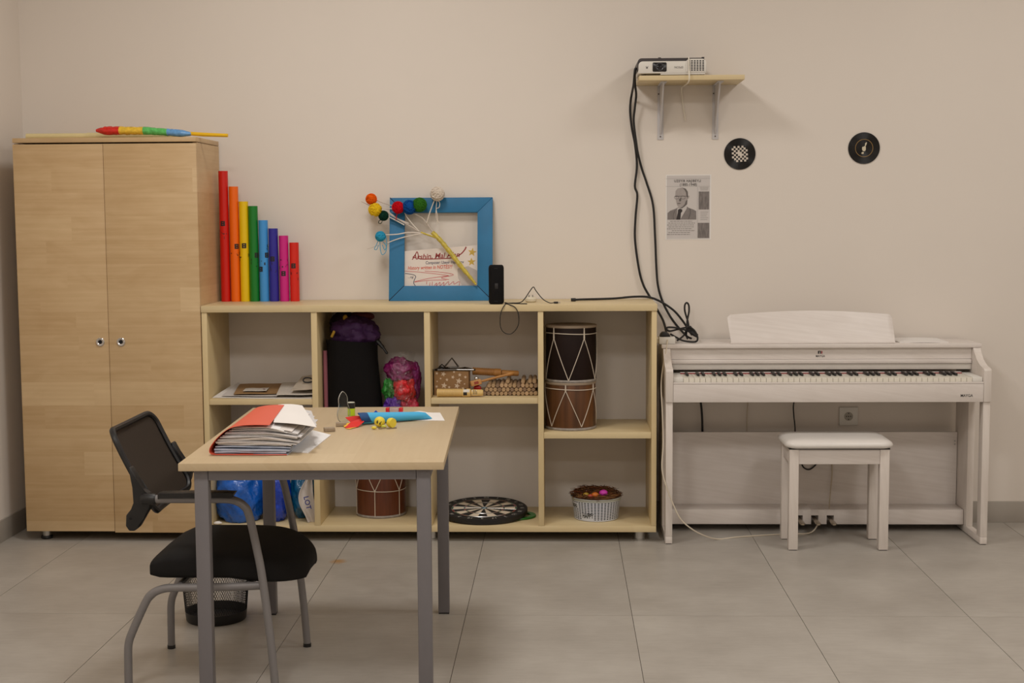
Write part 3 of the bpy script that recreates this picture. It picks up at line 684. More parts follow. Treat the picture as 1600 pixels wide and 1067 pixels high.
t = thing('wall_socket', 'white power socket on the wall under the piano', 'socket', (1.332, 0, .499))
part('plate', MB().box(1.290, 1.375, -.009, -.0003, .4565, .5415, .002), WHITEP, t)
part('cup', MB().lathe([(.0205, -.0092), (.0205, -.0098), (.019, -.0098), (.019, -.0093)], (1.332, 0, .499), 28, 'y'), mat('socket_cup', (168, 162, 152), .5), t)
b = MB()
for dx, dz in ((-.0095, 0), (.0095, 0), (0, .014), (0, -.014)): b.lathe([(.0026, -.0100), (.0026, -.0094)], (1.332 + dx, 0, .499 + dz), 10, 'y')
b.lathe([(.0028, -.0100), (.0028, -.0094)], (1.332, 0, .499), 10, 'y')
part('socket_holes', b, BLACK, t)

# ------------------------------------------------------------------ digital piano
t = thing('digital_piano', 'white wood-grain digital piano with full keyboard against the wall', 'piano', (1.15, -.25, 0))
ARM = [(-.03, .626), (-.463, .626), (-.463, .760), (-.459, .768), (-.445, .7705), (-.40, .776), (-.345, .797), (-.305, .828), (-.295, .8435), (-.03, .8435)]
for xa, xb in ((.453, .4845), (1.8145, 1.846)):
    part('side_arm', MB().prism(ARM, xa, xb, 'x', bev=.0012), ASH_V, t)
    o = part('side_leg', MB().box(xa + .001, xb - .001, -.456, -.402, .034, .6255, .0012), ASH_V, t)
    part('rear_post', MB().box(xa + .001, xb - .001, -.24, -.04, .034, .6255, .0012), ASH_V, o)
    part('foot_rail', MB().box(xa + .001, xb - .001, -.456, -.04, .003, .0335, .0012), ASH_V, o)
    part('foot_glide', MB().box(xa + .004, xb - .004, -.45, -.06, 0, .0028), BLACK, o)
part('lid', MB().box(.446, 1.853, -.292, -.02, .8445, .8620, .003), ASH, t)
part('upper_panel', MB().box(.4855, 1.8135, -.272, -.255, .7935, .8435), ASH, t)
part('bead_moulding', MB().box(.4855, 1.8135, -.281, -.255, .7735, .7925, .004), ASH, t)
part('fallboard', MB().box(0.4855, 1.8135, -.274, -.25, .7475, .7725, .001), mat('fallboard_grey', (214, 208, 200), .35), t, 'grey lower fallboard strip')
part('back_board', MB().box(.4855, 1.8135, -.24, -.03, .63, .71), ASH, t)
part('key_bed', MB().box(.4855, 1.8135, -.462, -.245, .626, .704, .0015), ASH, t)
part('key_slip', MB().box(.4855, 1.8135, -.462, -.449, .7045, .7125, .0015), ASH, t)
part('key_well', MB().box(.4855, 1.8135, -.448, -.245, .7045, .7100), BLACK, t)
for xa, xb in ((.4858, .5295), (1.7695, 1.8132)): part('cheek_block', MB().box(xa, xb, -.447, -.2525, .7102, .7325, .002), WHITEP, t)
part('key_rail', MB().box(.53, 1.769, -.2805, -.2535, .7302, .7365, .001), ASH, t)
part('red_felt', MB().box(.53, 1.769, -.2865, -.281, .7302, .7335), mat('red_felt', (150, 30, 34), .9), t, 'thin red felt strip')
KW = 1.239 / 52; KX = .530
IVORY = mat('ivory_keys', (232, 226, 212), .3); EBONY = mat('ebony_keys', (30, 26, 26), .4)
wk = MB().box(-KW / 2 + .0006, KW / 2 - .0006, -.0935, .0935, 0, .0195, .001, 1).mesh('white_key', IVORY)
bk = MB().prism([(-.043, 0), (-.043, .007), (-.039, .0105), (.043, .0115), (.043, 0)], -.0052, .0052, 'x', bev=.0008).mesh('black_key', EBONY)
loc0 = Vector((1.15, -.25, 0))
def child(name, me, p):
    o = bpy.data.objects.new(name, me); COL.objects.link(o); o.parent = t; o.location = Vector(p) - loc0; OFF[o.name] = (0, 0, 0)
for i in range(52):
    child('white_key', wk, (KX + (i + .5) * KW, -.3535, .7104))
    note = 'ABCDEFG'[i % 7]
    if note in 'ACDFG' and i < 51: child('black_key', bk, (KX + (i + 1) * KW, -.3310, .7305))
def stand_fn(a, b_):
    x = .748 + .735 * a; ed = min(a, 1 - a) * 2
    top = .985 + .018 * sin(pi * a) - .012 * max(0, 1 - ed * 26) ** 2
    z = .8630 + (top - .8630) * b_
    return (x + (.010 * (1 - b_) if a < .02 else 0), -.255 + .075 * b_, z)
part('music_stand', MB().grid(60, 6, stand_fn, thick=.012), ASH, t, 'slightly arched white music rest')
part('rest_ledge', MB().box(.752, 1.478, -.272, -.2565, .8623, .868, .002), ASH, t)
part('rear_panel', MB().box(.4855, 1.8135, -.078, -.062, .10, .436), ASH, t)
pb = MB()
segs = [(.4855, 1.061), (1.093, 1.131), (1.163, 1.201), (1.233, 1.8135)]
for xa, xb in segs: pb.box(xa, xb, -.205, -.08, .034, .101, .0012)
for xa, xb in ((1.061, 1.093), (1.131, 1.163), (1.201, 1.233)): pb.box(xa, xb, -.205, -.08, .075, .101); pb.box(xa, xb, -.12, -.08, .034, .075)
o = part('pedal_box', pb, ASH, t)
for px in (1.077, 1.147, 1.217):
    b = MB(); b.loft([[(px + wd * cos(k * pi / 6), y, z + .004 * sin(k * pi / 6)) for k in range(12)] for (y, wd, z) in ((-.12, .007, .062), (-.22, .0085, .060), (-.265, .0125, .057), (-.292, .0135, .055), (-.302, .008, .054))])
    part('pedal', b, mat('pedal_metal', (170, 158, 140), .25, .9), o, 'brass coloured pedal')
for (px, pz) in ((1.803, .395), (1.803, .38)): part('bolt', MB().lathe([(.004, -.0795), (.004, -.078)], (px, 0, pz), 10, 'y'), STEEL, t)
b = MB()
add_text(b, 'MAYGA', .0135, (1.150, -.2724, .8065), width=.040, bold=.0002)
b.box(1.139, 1.1445, -.2726, -.272, .8175, .830); b.box(1.148, 1.1525, -.2726, -.272, .8175, .830); b.box(1.139, 1.1525, -.2726, -.272, .8275, .830)
b.mi = 1; b.box(1.154, 1.1585, -.2726, -.272, .8175, .830)
add_b = b
b.mi = 0; add_text(b, 'MAYGA', .0165, (1.742, -.4626, .6535), width=.052, bold=.0002)
part('logo', b, [INK, mat('logo_red', (170, 34, 44), .5)], t, 'black and red maker logo and lettering')
b = MB().grid(12, 4, lambda a, q: (1.505 + .215 * a - .012 * q, -.245 + .16 * q, .8628 + .0030 + .0025 * sin(pi * a) + .004 * q), .005)
solo('sheet_music', b, PAPER, 'thin white booklet lying on the right of the piano lid', 'booklet', loc=(1.61, -.15, .8623))
# power strip, plug, tangle
t = thing('power_strip', 'white socket block with black plug perched left of the piano lid', 'power strip', (.468, -.25, 0.8620))
part('block', MB().box(.436, .508, -.275, -.205, 0.8623, 0.8935, .003), WHITEP, t)
part('side_lug', MB().box(.424, .4355, -.262, -.212, 0.8655, 0.8895, .003), CREAMP, t)
b = MB(); b.prism([(.440, 0.8938), (.487, 0.8938), (.484, 0.9045), (.470, 0.9145), (.452, 0.9145), (.443, 0.9045)], -.262, -.215, 'y', bev=.003)
part('plug', b, BLACK, t, 'black mains plug')
t = thing('cable_tangle', 'tangle of black cables and connectors above the piano corner', 'cable', (.56, -.12, 0.8620))
part('cord', MB().tube(spline([(.490, -.235, 0.9035), (.515, -.22, 0.8885), (.545, -.235, 0.8745), (.585, -.245, 0.8690), (.608, -.235, 0.8735), (.612, -.2, 0.8935), (.600, -.16, 0.9165), (.578, -.13, 0.9255), (.53, -.15, 0.9185), (.49, -.2, 0.9145), (.475, -.2, 0.9225), (.482, -.19, 0.9305), (.52, -.17, 0.9265), (.565, -.14, 0.9135), (.595, -.13, 0.8985), (.620, -.13, 0.8815)], 7), .0044, 8), BLACKR, t)
part('cord', MB().tube(spline([(.585, -.10, 0.9135), (.580, -.09, 0.9485), (.567, -.085, 0.9935), (.566, -.085, 1.0235), (.575, -.085, 1.0345), (.584, -.085, 1.0225), (.585, -.085, 0.9935), (.577, -.09, 0.9535), (.574, -.10, 0.9235), (.560, -.14, 0.8935), (.530, -.2, 0.8765), (.520, -.205, 0.8725)], 7), .0042, 8), BLACKR, t)
part('cord', MB().tube(spline([(.576, -.10, 0.9235), (.570, -.13, 0.8885), (.573, -.15, 0.8745)], 5), .0035, 8), BLACKR, t)
part('connector', MB().box(-.02, .02, -.012, .012, -.013, .013, .004, M=Matrix.Translation((.592, -.115, 0.9095)) @ Matrix.Rotation(.9, 4, 'Y')), BLACK, t)
part('connector', MB().box(-.017, .017, -.01, .01, -.009, .009, .003, M=Matrix.Translation((.606, -.12, 0.8935)) @ Matrix.Rotation(.5, 4, 'Y')), BLACK, t)
cable('white_power_cord', [(.474, -.276, .8815), (.472, -.287, .872), (.466, -.300, .835), (.446, -.36, .76), (.437, -.40, .69), (.440, -.43, .59), (.443, -.45, .45), (.437, -.466, .34), (.452, -.470, .27), (.482, -.470, .19), (.515, -.470, .12), (.56, -.462, .075), (.62, -.43, .035), (.69, -.37, .0035), (.78, -.33, .003), (.866, -.303, .003), (.95, -.28, .003), (1.04, -.262, .003), (1.10, -.262, .004), (1.13, -.268, .018), (1.155, -.245, .045), (1.158, -.215, .048)], .0030, 'thin white cord dangling from the socket block to the pedals', mat('cord_white2', (216, 204, 184), .5), 6)
cable('piano_cable', [(.640, -.045, .63), (.645, -.032, .58), (.652, -.028, .52), (.655, -.03, .42), (.655, -.04, .12)], .0050, 'black cable hanging behind the piano at its left')
cable('piano_cable', [(1.085, -.045, .63), (1.080, -.03, .585), (1.074, -.028, .55), (1.077, -.028, .50), (1.083, -.03, .42), (1.083, -.04, .12)], .0030, 'thin black cable hanging behind the piano near the socket')
cable('pedal_cable', [(1.09, -.083, .36), (1.10, -.084, .31), (1.110, -.085, .280), (1.125, -.085, .266), (1.142, -.085, .264), (1.158, -.085, .274), (1.172, -.085, .290), (1.182, -.084, .32), (1.186, -.083, .36)], .0034, 'short loop of black cable behind the piano bench')
cable('white_cable', [(.868, -.045, .63), (.866, -.02, .58), (.862, -.02, .50), (.861, -.03, .4), (.861, -.04, .12)], .0025, 'thin white cable hanging behind the left half of the piano', mat('cord_dim', (196, 182, 162), .6))
cable('white_cable', [(1.243, -.082, .43), (1.243, -.084, .33), (1.245, -.086, .24), (1.236, -.10, .16), (1.222, -.15, .105), (1.214, -.19, .1035)], .0028, 'thin white cable running down the rear panel to the pedals', MATS['cord_dim'])

# ------------------------------------------------------------------ piano bench
t = thing('piano_bench', 'white piano bench with padded white seat', 'bench', (1.183, -.445, 0))
CUSH = mat('white_leatherette', (230, 225, 219), .35, var=.02, scale=25)
LEGX = ((.972, 1.011), (1.355, 1.394)); LEGY = ((-.567, -.528), (-.362, -.323))
for lx in LEGX:
    for ly in LEGY:
        o = part('leg', MB().box(lx[0], lx[1], ly[0], ly[1], .003, .437, .0012), ASH_V, t)
        part('glide', MB().box(lx[0] + .004, lx[1] - .004, ly[0] + .004, ly[1] - .004, 0, .0029), BLACK, o)
for (ya, yb) in ((-.562, -.544), (-.346, -.328)): part('apron', MB().box(1.0115, 1.3545, ya, yb, .373, .437, .001), ASH, t)
for (xa, xb) in ((.977, .995), (1.371, 1.389)): part('apron', MB().box(xa, xb, -.5275, -.3625, .373, .437, .001), ASH_V, t)
part('seat_board', MB().box(.970, 1.396, -.568, -.322, .4372, .4415), BLACK, t)
def cush(a, b_):
    return a, b_
b = MB(); rings = []
for (s, z) in ((-.006, .4418), (.002, .4425), (.010, .448), (.012, .456), (.008, .465), (-.004, .474), (-.03, .4795), (-.09, .482)):
    xa, xb, ya, yb = .965 - s, 1.401 + s, -.575 - s, -.315 + s; rad = max(.02, .035 + s)
    P = rrect(xa, xb, ya, yb, rad, 6)
    rings.append([(p[0], p[1], z + .0012 * sin(p[0] * 60) * (1 if z < .46 else 0)) for p in P])
b.loft(rings)
part('cushion', b, CUSH, t, 'padded white leatherette cushion', sharp=50)

# ------------------------------------------------------------------ shelf contents: top left bay, papers
SZ = .6362
def sheet_mesh(xa, xb, ya, yb, z, rot=0.0, bend=0.0, thick=.0012, lift=None, seed=0):
    b = MB(); c, s_ = cos(rot), sin(rot); mx_, my_ = (xa + xb) / 2, (ya + yb) / 2
    def fn(a, q):
        x, y = xa + (xb - xa) * a - mx_, ya + (yb - ya) * q - my_
        zz = z + bend * (sin(a * 7 + seed) * .5 + sin(q * 5 + seed * 2) * .5 + 1) * .5
        if lift: zz += lift(a, q)
        return (mx_ + x * c - y * s_, my_ + x * s_ + y * c, zz)
    b.grid(12, 8, fn, thick); return b
KRAFT = mat('kraft_paper', (152, 118, 78), .8, var=.1, scale=14); NEWS = mat('newsprint', (204, 196, 186), .85, var=.12, scale=120)
PG = 'papers in the top left shelf bay'
solo('paper_sheet', sheet_mesh(-1.535, -1.245, -.385, -.10, SZ + .001, -.12, .002, lift=lambda a, q: .030 * max(0, .3 - a) / .3 * q), PAPER, 'large white paper at the bottom of the pile in the top left bay', 'paper', PG, (-1.4, -.24, SZ))
solo('paper_sheet', sheet_mesh(-1.505, -1.255, -.365, -.10, SZ + .0075, -.05, .002, lift=lambda a, q: .030 * max(0, .22 - a) / .22 * q), mat('paper_grey', (206, 200, 196), .8, var=.04, scale=9), 'greyish white paper with curled left edge under the brown paper', 'paper', PG, (-1.4, -.24, SZ))
solo('brown_paper', sheet_mesh(-1.475, -1.235, -.34, -.08, SZ + .0135, .12, .004, lift=lambda a, q: .016 * q), KRAFT, 'brown kraft paper on the white papers in the top left bay', 'paper', PG, (-1.35, -.2, SZ))
t = thing('drawing_sheet', 'pale printed sheet with small dark red mark on the brown paper', 'paper', (-1.36, -.26, SZ), PG)
part('sheet', sheet_mesh(-1.43, -1.325, -.315, -.20, SZ + .0245, .1, .002), NEWS, t)
part('red_mark', MB().lathe([(.006, SZ + .0285), (.006, SZ + .0292)], (-1.338, -.275, 0), 12), mat('maroon_ink', (110, 40, 50), .7), t)
solo('newspaper', sheet_mesh(-1.27, -1.100, -.40, -.10, SZ + .001, .0, .003, thick=.010), mat('newspaper_edge', (214, 208, 200), .8, var=.08, scale=50), 'folded newspaper pile at the right of the top left bay', 'newspaper', PG, (-1.18, -.25, SZ))
solo('newspaper', sheet_mesh(-1.272, -1.112, -.385, -.12, SZ + .0175, .10, .003, thick=.004, lift=lambda a, q: .022 * q), NEWS, 'grey newspaper lying open on the folded pile', 'newspaper', PG, (-1.2, -.25, SZ))
solo('magazine', sheet_mesh(-1.195, -1.098, -.38, -.12, SZ + .0365, -.0, .002, thick=.004, lift=lambda a, q: .040 * q * (.75 + .25 * a) + .006 * a), mat('magazine_page', (196, 184, 168), .7, var=.15, scale=30), 'magazine with raised back edge under the black cord loop', 'magazine', PG, (-1.15, -.25, SZ))
cable('black_cord_loop', [(-1.0985, -.27, .712), (-1.115, -.275, .710), (-1.135, -.28, .716), (-1.152, -.28, .714), (-1.158, -.285, .704), (-1.148, -.29, .697), (-1.128, -.29, .697), (-1.110, -.29, .701), (-1.0985, -.29, .697)], .0032, 'black cord loop lying on the magazine in the top left bay', cat='cord')

# ------------------------------------------------------------------ second bay: black sack, purple cloth, roll, scarf bag
t = thing('fabric_sack', 'tall black fabric sack standing in the second bay', 'bag', (-.93, -.25, .4905))
b = MB(); rings = []
for (z, rx, ry, dx) in ((.4908, .112, .10, .0), (.50, .124, .112, .0), (.60, .122, .112, 0), (.72, .116, .108, -.005), (.80, .113, .105, -.008), (.855, .113, .105, -.008), (.886, .117, .108, -.010), (.885, .109, .100, -.010), (.84, .102, .095, -.008)):
    ring = []
    for k in range(40):
        a = 2 * pi * k / 40
        f = 1 + .03 * noise.noise((cos(a) * 1.6, sin(a) * 1.6, z * 7)) + .012 * sin(a * 3 + z * 9)
        ex = abs(cos(a)) ** .8 * (1 if cos(a) > 0 else -1); ey = abs(sin(a)) ** .8 * (1 if sin(a) > 0 else -1)
        ring.append((-.932 + dx + rx * f * ex, -.25 + ry * f * ey, z + (.006 * sin(a * 2) if .8 < z else 0)))
    rings.append(ring)
b.loft(rings)
part('sack', b, mat('black_sack_cloth', (20, 18, 18), .9, var=.2, scale=200, spec=.15), t)
part('strap', MB().tube(spline([(-.832, -.262, .885), (-.815, -.268, .870), (-.795, -.275, .848), (-.777, -.28, .822)], 5), [.011] * 6 + [.009] * 4 + [.006] * 5 + [.003], 8), BLACK, t)
PURP = mat('purple_cloth', (56, 19, 70), .7, var=.15, scale=20)
def cloth_fn(amt, sc, seed):
    def fn(d, p): return p * (1 + crumple(d, amt, sc, seed))
    return fn
t = thing('purple_cloth', 'purple bundled cloth spilling out of the black sack', 'cloth', (-.94, -.25, .9))
part('bundle', MB().sphere((-.925, -.25, .905), .103, (1.0, .88, .80), 56, 36, lambda d, p: p * (1 + crumple(d, .22, 1.8, 4, False) + crumple((d[0] * .6, d[1] * .5, d[2]), .05, 2.0, 6))), PURP, t)
part('bundle', MB().sphere((-.985, -.19, .945), .062, (1.0, .9, 1.0), 32, 20, cloth_fn(.10, 1.8, 9)), mat('dark_purple_cloth', (30, 13, 38), .8, var=.15, scale=20), t, 'darker purple fold at the left')
part('trim', MB().sphere((-.965, -.275, .985), .014, (.8, .7, 1.0), 16, 10), mat('mustard_cloth', (176, 136, 40), .8), t, 'mustard yellow corner')
part('trim', MB().box(-.006, .006, -.004, .004, -.016, .016, .003, M=Matrix.Translation((-1.012, -.335, .917)) @ Matrix.Rotation(.45, 4, 'Y')), MATS['mustard_cloth'], t, 'mustard yellow tag')
part('lining', MB().sphere((-.905, -.19, .985), .042, (1.4, .8, .5), 20, 12, cloth_fn(.08, 1.6, 2)), mat('maroon_cloth', (84, 28, 28), .8), t, 'maroon cloth at the back')
t = thing('cloth_roll', 'thin rolled cloth, dusty pink above blue, left of the black sack', 'cloth', (-1.053, -.30, .4905))
part('roll', MB().tube([(-1.053, -.30, .545), (-1.0535, -.30, .70), (-1.055, -.295, .84)], [.0095, .010, .0095], 12), mat('dusty_pink_cloth', (150, 88, 98), .85), t)
part('roll_end', MB().tube([(-1.052, -.30, .4908), (-1.053, -.30, .5448)], [.0095, .0095], 12), mat('dull_blue_cloth', (44, 88, 122), .85), t, 'blue lower end')
FILM, _nt, _b = newmat('clear_film'); _N = _nt.nodes.new; _L = _nt.links.new
_tr = _N('ShaderNodeBsdfTransparent'); _gl = _N('ShaderNodeBsdfGlossy'); _gl.inputs['Roughness'].default_value = .16
_mx = _N('ShaderNodeMixShader'); _mx.inputs[0].default_value = .075; _L(_tr.outputs[0], _mx.inputs[1]); _L(_gl.outputs[0], _mx.inputs[2])
_tc = _N('ShaderNodeTexCoord'); _nz = _N('ShaderNodeTexNoise'); _nz.inputs['Scale'].default_value = 30; _nz.inputs['Distortion'].default_value = 2.0
_bp = _N('ShaderNodeBump'); _bp.inputs['Strength'].default_value = 1.0; _bp.inputs['Distance'].default_value = .012
_L(_tc.outputs['Object'], _nz.inputs['Vector']); _L(_nz.outputs[0], _bp.inputs['Height']); _L(_bp.outputs[0], _gl.inputs['Normal'])
_L(_mx.outputs[0], _nt.nodes['Material Output'].inputs['Surface'])
t = thing('clear_bag', 'clear plastic bag of bright scarves beside the black sack', 'bag', (-.715, -.26, .4905))
b = MB(); rings = []
for (z, r) in ((.4908, .05), (.496, .072), (.54, .083), (.62, .085), (.70, .078), (.76, .066), (.80, .056), (.825, .064)):
    rings.append([(-.717 + (r * cos(2 * pi * k / 32)) * (1 + .06 * noise.noise((cos(2 * pi * k / 32) * 3, sin(2 * pi * k / 32) * 3, z * 22))), -.26 + .92 * r * sin(2 * pi * k / 32) * (1 + .06 * noise.noise((cos(2 * pi * k / 32) * 3, 5 + sin(2 * pi * k / 32) * 3, z * 22))), z) for k in range(32)])
R = b.loft(rings, cap=False); b._f(R[0][::-1])
part('film', b, FILM, t)
def scarf(c, r, sc, col, nm, where, seed):
    solo('scarf', MB().sphere(c, r, sc, 48, 30, lambda d, p: p * (1 + crumple(d, .42, 1.5, seed, False) + crumple((d[0], d[1], d[2] * .5), .075, 3.2, seed + 2))), mat(nm, col, .4, var=.45, scale=45, bump=1.0), where, 'scarf', 'scarves in the clear bag', c, sharp=75)
scarf((-.722, -.262, .745), .056, (1.05, .95, .95), (124, 20, 88), 'scarf_purple', 'purple scarf at the top of the clear bag', 3)
scarf((-.703, -.290, .665), .050, (.95, .85, 1.0), (206, 26, 36), 'scarf_red', 'red scarf in the middle of the clear bag', 6)
scarf((-.771, -.275, .665), .030, (.85, 1.0, 1.6), (48, 136, 50), 'scarf_green', 'green scarf at the left side of the clear bag', 8)
scarf((-.750, -.268, .580), .054, (.85, 1.0, 1.05), (82, 28, 146), 'scarf_violet', 'violet scarf low on the left of the clear bag', 11)
scarf((-.680, -.268, .578), .048, (.85, 1.0, 1.1), (186, 24, 64), 'scarf_crimson', 'crimson scarf low on the right of the clear bag', 13)
scarf((-.657, -.252, .690), .034, (.75, 1.0, 2.2), (116, 24, 92), 'scarf_magenta', 'dark magenta scarf along the right side of the clear bag', 15)
t = thing('drum', 'reddish brown drum with white cords in the bottom of the second bay', 'drum', (-.83, -.165, .072), 'rope tuned drums')
def drum(t, cx_, cy_, za, zb, r, shell, nV, ph, band_low=None, band_top=True, zz=(.9, .1)):
    h = zb - za
    part('shell', MB().lathe([(r - .004, za + .0005), (r, za + .012), (r, zb - .012), (r - .004, zb - .0005)], (cx_, cy_, 0), 48), shell, t)
    part('drum_skin', MB().lathe([(r + .002, zb - .010), (r + .003, zb - .004), (r + .001, zb), (r - .002, zb + .0004)], (cx_, cy_, 0), 48), mat('drum_skin', (150, 132, 112), .7, var=.1, scale=20), t)
    part('bottom_hoop', MB().lathe([(r + .001, za + .0002), (r + .003, za + .005), (r + .0005, za + .012)], (cx_, cy_, 0), 48), mat('worn_hoop', (148, 140, 132), .6, var=.35, scale=40), t)
    CRD = mat('drum_cord', (208, 194, 176), .8); rr = r + .0022
    def P(a, z): return (cx_ + rr * cos(a), cy_ + rr * sin(a), z)
    def line(a0, z0, a1, z1, n=8): return MB().tube([P(a0 + (a1 - a0) * i / n, z0 + (z1 - z0) * i / n) for i in range(n + 1)], .0019, 6)
    for i in range(nV):
        a = ph + 2 * pi * i / nV; st = pi / nV
        zt = za + h * zz[0]; zb_ = za + h * zz[1]
        part('cord', line(a, zt, a + st, zb_), CRD, t); part('cord', line(a + st, zb_, a + 2 * st, zt), CRD, t)
        if band_low is None: part('knot', MB().tube([P(a, zt - h * .03), P(a, zt + .002), P(a, zb - .008)], [.0028, .0040, .0024], 6), CRD, t)
        else: part('cord', line(a + st, zb_ + h * .03, a + st, za + .008), CRD, t)
    zb2 = za + h * (.86 if band_low is None else band_low)
    part('cord_band', MB().tube([P(2 * pi * k / 40, zb2 + .002 * sin(4 * pi * k / 40)) for k in range(40)], .0019, 6, closed=True), CRD, t)
drum(t, -.83, -.165, .0725, .335, .113, mat('red_brown_wood', (98, 50, 30), .4, var=.22, scale=12, stretch=(8, 8, .6)), 6, -pi / 2 - .12 - pi / 6, band_low=.47, zz=(.96, .47))
t = thing('drum', 'brown wooden drum with white cords, lower of the stacked pair', 'drum', (.042, -.27, .488), 'rope tuned drums')
drum(t, .042, -.27, .4885, .7005, .112, mat('brown_stave_wood', (88, 53, 26), .38, var=.6, scale=6, stretch=(5, 5, .2)), 5, -pi / 2 - .20, zz=(.84, .08))
t = thing('drum', 'nearly black drum with white cords, upper of the stacked pair', 'drum', (.045, -.27, .701), 'rope tuned drums')
drum(t, .045, -.27, .7012, .952, .112, mat('black_brown_wood', (30, 17, 13), .6, spec=.2, var=.15, scale=10), 5, -pi / 2 + .52, zz=(.78, .04))

# ------------------------------------------------------------------ third bay: star box, triangles, guiros, claves
SB = .6402
t = thing('star_box', 'brown kraft box printed with white stars in the third bay', 'box', (-.487, -.25, SB))
b = MB(); b.box(-.566, -.412, -.315, -.195, SB, SB + .004); b.box(-.566, -.412, -.315, -.312, SB + .004, .748); b.box(-.566, -.412, -.198, -.195, SB + .004, .748)
b.box(-.566, -.563, -.312, -.198, SB + .004, .748); b.box(-.415, -.412, -.312, -.198, SB + .004, .748)
part('carton', b, mat('star_box_card', (146, 110, 70), .75, var=.08, scale=25), t)
b = MB(); rn = random.Random(3)
for (u, v, r) in ((695, 601.5, 5), (715.5, 602, 4.6), (718.5, 594.5, 5), (694, 583.5, 4.2), (709, 588.5, 3), (720, 585, 3), (699.5, 592.5, 2.6), (689.5, 590.5, 1.8), (729, 588.5, 2.6), (703, 604, 2.4), (683, 603, 2.6), (683.5, 582.5, 2.6), (727.5, 599, 1.6), (711, 580.5, 2), (725, 606, 2.4), (684, 595, 1.5)):
    x = -.566 + (u - 679) / 55 * .154; z = SB + (616.5 - v) * .0029
    b.flat(star(x, z, r * .0030, rn.uniform(0, .6)), -.3155)
part('printed_stars', b, mat('star_print', (214, 192, 166), .7), t, 'pale printed stars')
def triangle(name, label, M):
    b = MB(); P = [Vector(p) for p in ((-.052, 0, 0), (-.056, .006, 0), (0, .085, 0), (.056, .006, 0), (.052, 0, 0), (-.038, -.002, 0))]
    b.tube([M @ p for p in P], .0042, 10); return solo(name, b, mat('dull_steel', (120, 117, 114), .28, metal=1.0), label, 'triangle', 'steel triangles on the star box', tuple(M.translation))
triangle('steel_triangle', 'steel triangle lying flat on the left of the star box', Matrix.Translation((-.512, -.318, .7545)) @ Matrix.Rotation(.15, 4, 'Z'))
triangle('steel_triangle', 'steel triangle lying flat on the right of the star box', Matrix.Translation((-.440, -.312, .7535)) @ Matrix.Rotation(-.1, 4, 'Z'))
triangle('steel_triangle', 'steel triangle standing up at the back of the star box', Matrix.Translation((-.495, -.215, .7545)) @ Matrix.Rotation(1.0, 4, 'X') @ Matrix.Scale(.55, 4))
solo('castanet', MB().sphere((-.540, -.255, .7535), .012, (1.3, 1, .8), 14, 9).tube([(-.548, -.255, .76), (-.535, -.25, .772), (-.522, -.255, .760)], .003, 6), BLACK, 'small black castanet on the left of the star box', 'castanet', loc=(-.54, -.255, .75))
def guiro(t, M, L1, r1, L2, r2, c1, n, marks=True):
    prof = [(r1 * .55, 0), (r1 * .95, .002)]
    for i in range(n):
        x = .006 + (L1 * .70) * i / n; d = L1 * .70 / n
        prof += [(r1, x), (r1, x + d * .55), (r1 * .86, x + d * .65), (r1 * .86, x + d * .95)]
    prof += [(r1, L1 * .76), (r1, L1 - .003), (r1 * .9, L1), (r1 * .5, L1)]
    b = MB().lathe(prof, (0, 0, 0), 24, 'x')
    for v in b.bm.verts: v.co = M @ v.co
    o = part('ribbed_body', b, c1, t)
    b = MB().lathe([(r2 * .6, L1 + .0003), (r2, L1 + .004), (r2, L1 + L2 - .006), (r2 * .75, L1 + L2)], (0, 0, 0), 24, 'x')
    for v in b.bm.verts: v.co = M @ v.co
    part('handle', b, c1, t)
    if marks:
        b = MB()
        for (xa, xb, rr, a0, a1, mi) in ((L1 * .79, L1 * .97, r1, 2.1, 2.9, 1), (L1 * .79, L1 * .90, r1, 2.9, 3.7, 0), (L1 * .81, L1 * .88, r1, 1.7, 2.1, 0), (L1 + .012, L1 + .0145, r2, 2.1, 3.5, 0), (L1 + .019, L1 + .0215, r2, 2.1, 3.5, 0), (L1 + .0055, L1 + .031, r2, 3.52, 3.62, 1), (L1 + .026, L1 + .0285, r2, 2.5, 3.5, 0), (L1 + .006, L1 + .009, r2, 2.0, 2.6, 1), (L1 + .0225, L1 + .0255, r2, 1.9, 2.4, 1)):
            b.mi = mi; q = 6
            for i in range(q):
                f = [M @ Vector((x, (rr + .0004) * cos(a), (rr + .0004) * -sin(a) * -1)) for (x, a) in ((xa, a0 + (a1 - a0) * i / q), (xb, a0 + (a1 - a0) * i / q), (xb, a0 + (a1 - a0) * (i + 1) / q), (xa, a0 + (a1 - a0) * (i + 1) / q))]
                b._f([b.bm.verts.new(p) for p in f])
        part('printed_label', b, [INK, mat('label_white', (220, 212, 200), .6)], t, 'black and white printed label')
t = thing('guiro', 'pale yellow ribbed wooden guiro lying before the star box', 'guiro', (-.45, -.375, SB), 'wooden guiros')
guiro(t, Matrix.Translation((-.549, -.375, SB + .0188)), .150, .0182, .055, .0145, mat('pale_guiro_wood', (222, 188, 120), .5, var=.06, scale=20), 20)
CL = mat('clave_wood', (176, 146, 110), .6, var=.16, scale=30); CL2 = mat('clave_wood_light', (196, 164, 126), .6, var=.12, scale=30); CL3 = mat('clave_wood_dark', (140, 114, 90), .6, var=.12, scale=30)
cr = .0094; cms = []
for m_ in (CL, CL2, CL3): cms.append(MB().lathe([(cr * .78, -.10), (cr, -.0965), (cr, .0965), (cr * .78, .10)], (0, 0, 0), 16, 'y').mesh('clave', m_))
rn = random.Random(11); spots = []
for i in range(13): spots.append((-.340 + i * .0188, SB + cr + .0002, -.235))
for i in range(12): spots.append((-.3306 + i * .0188, SB + cr + .0165, -.232))
for i in range(12): spots.append((-.325 + i * .0188 + .0044, SB + cr + .0332, -.225))
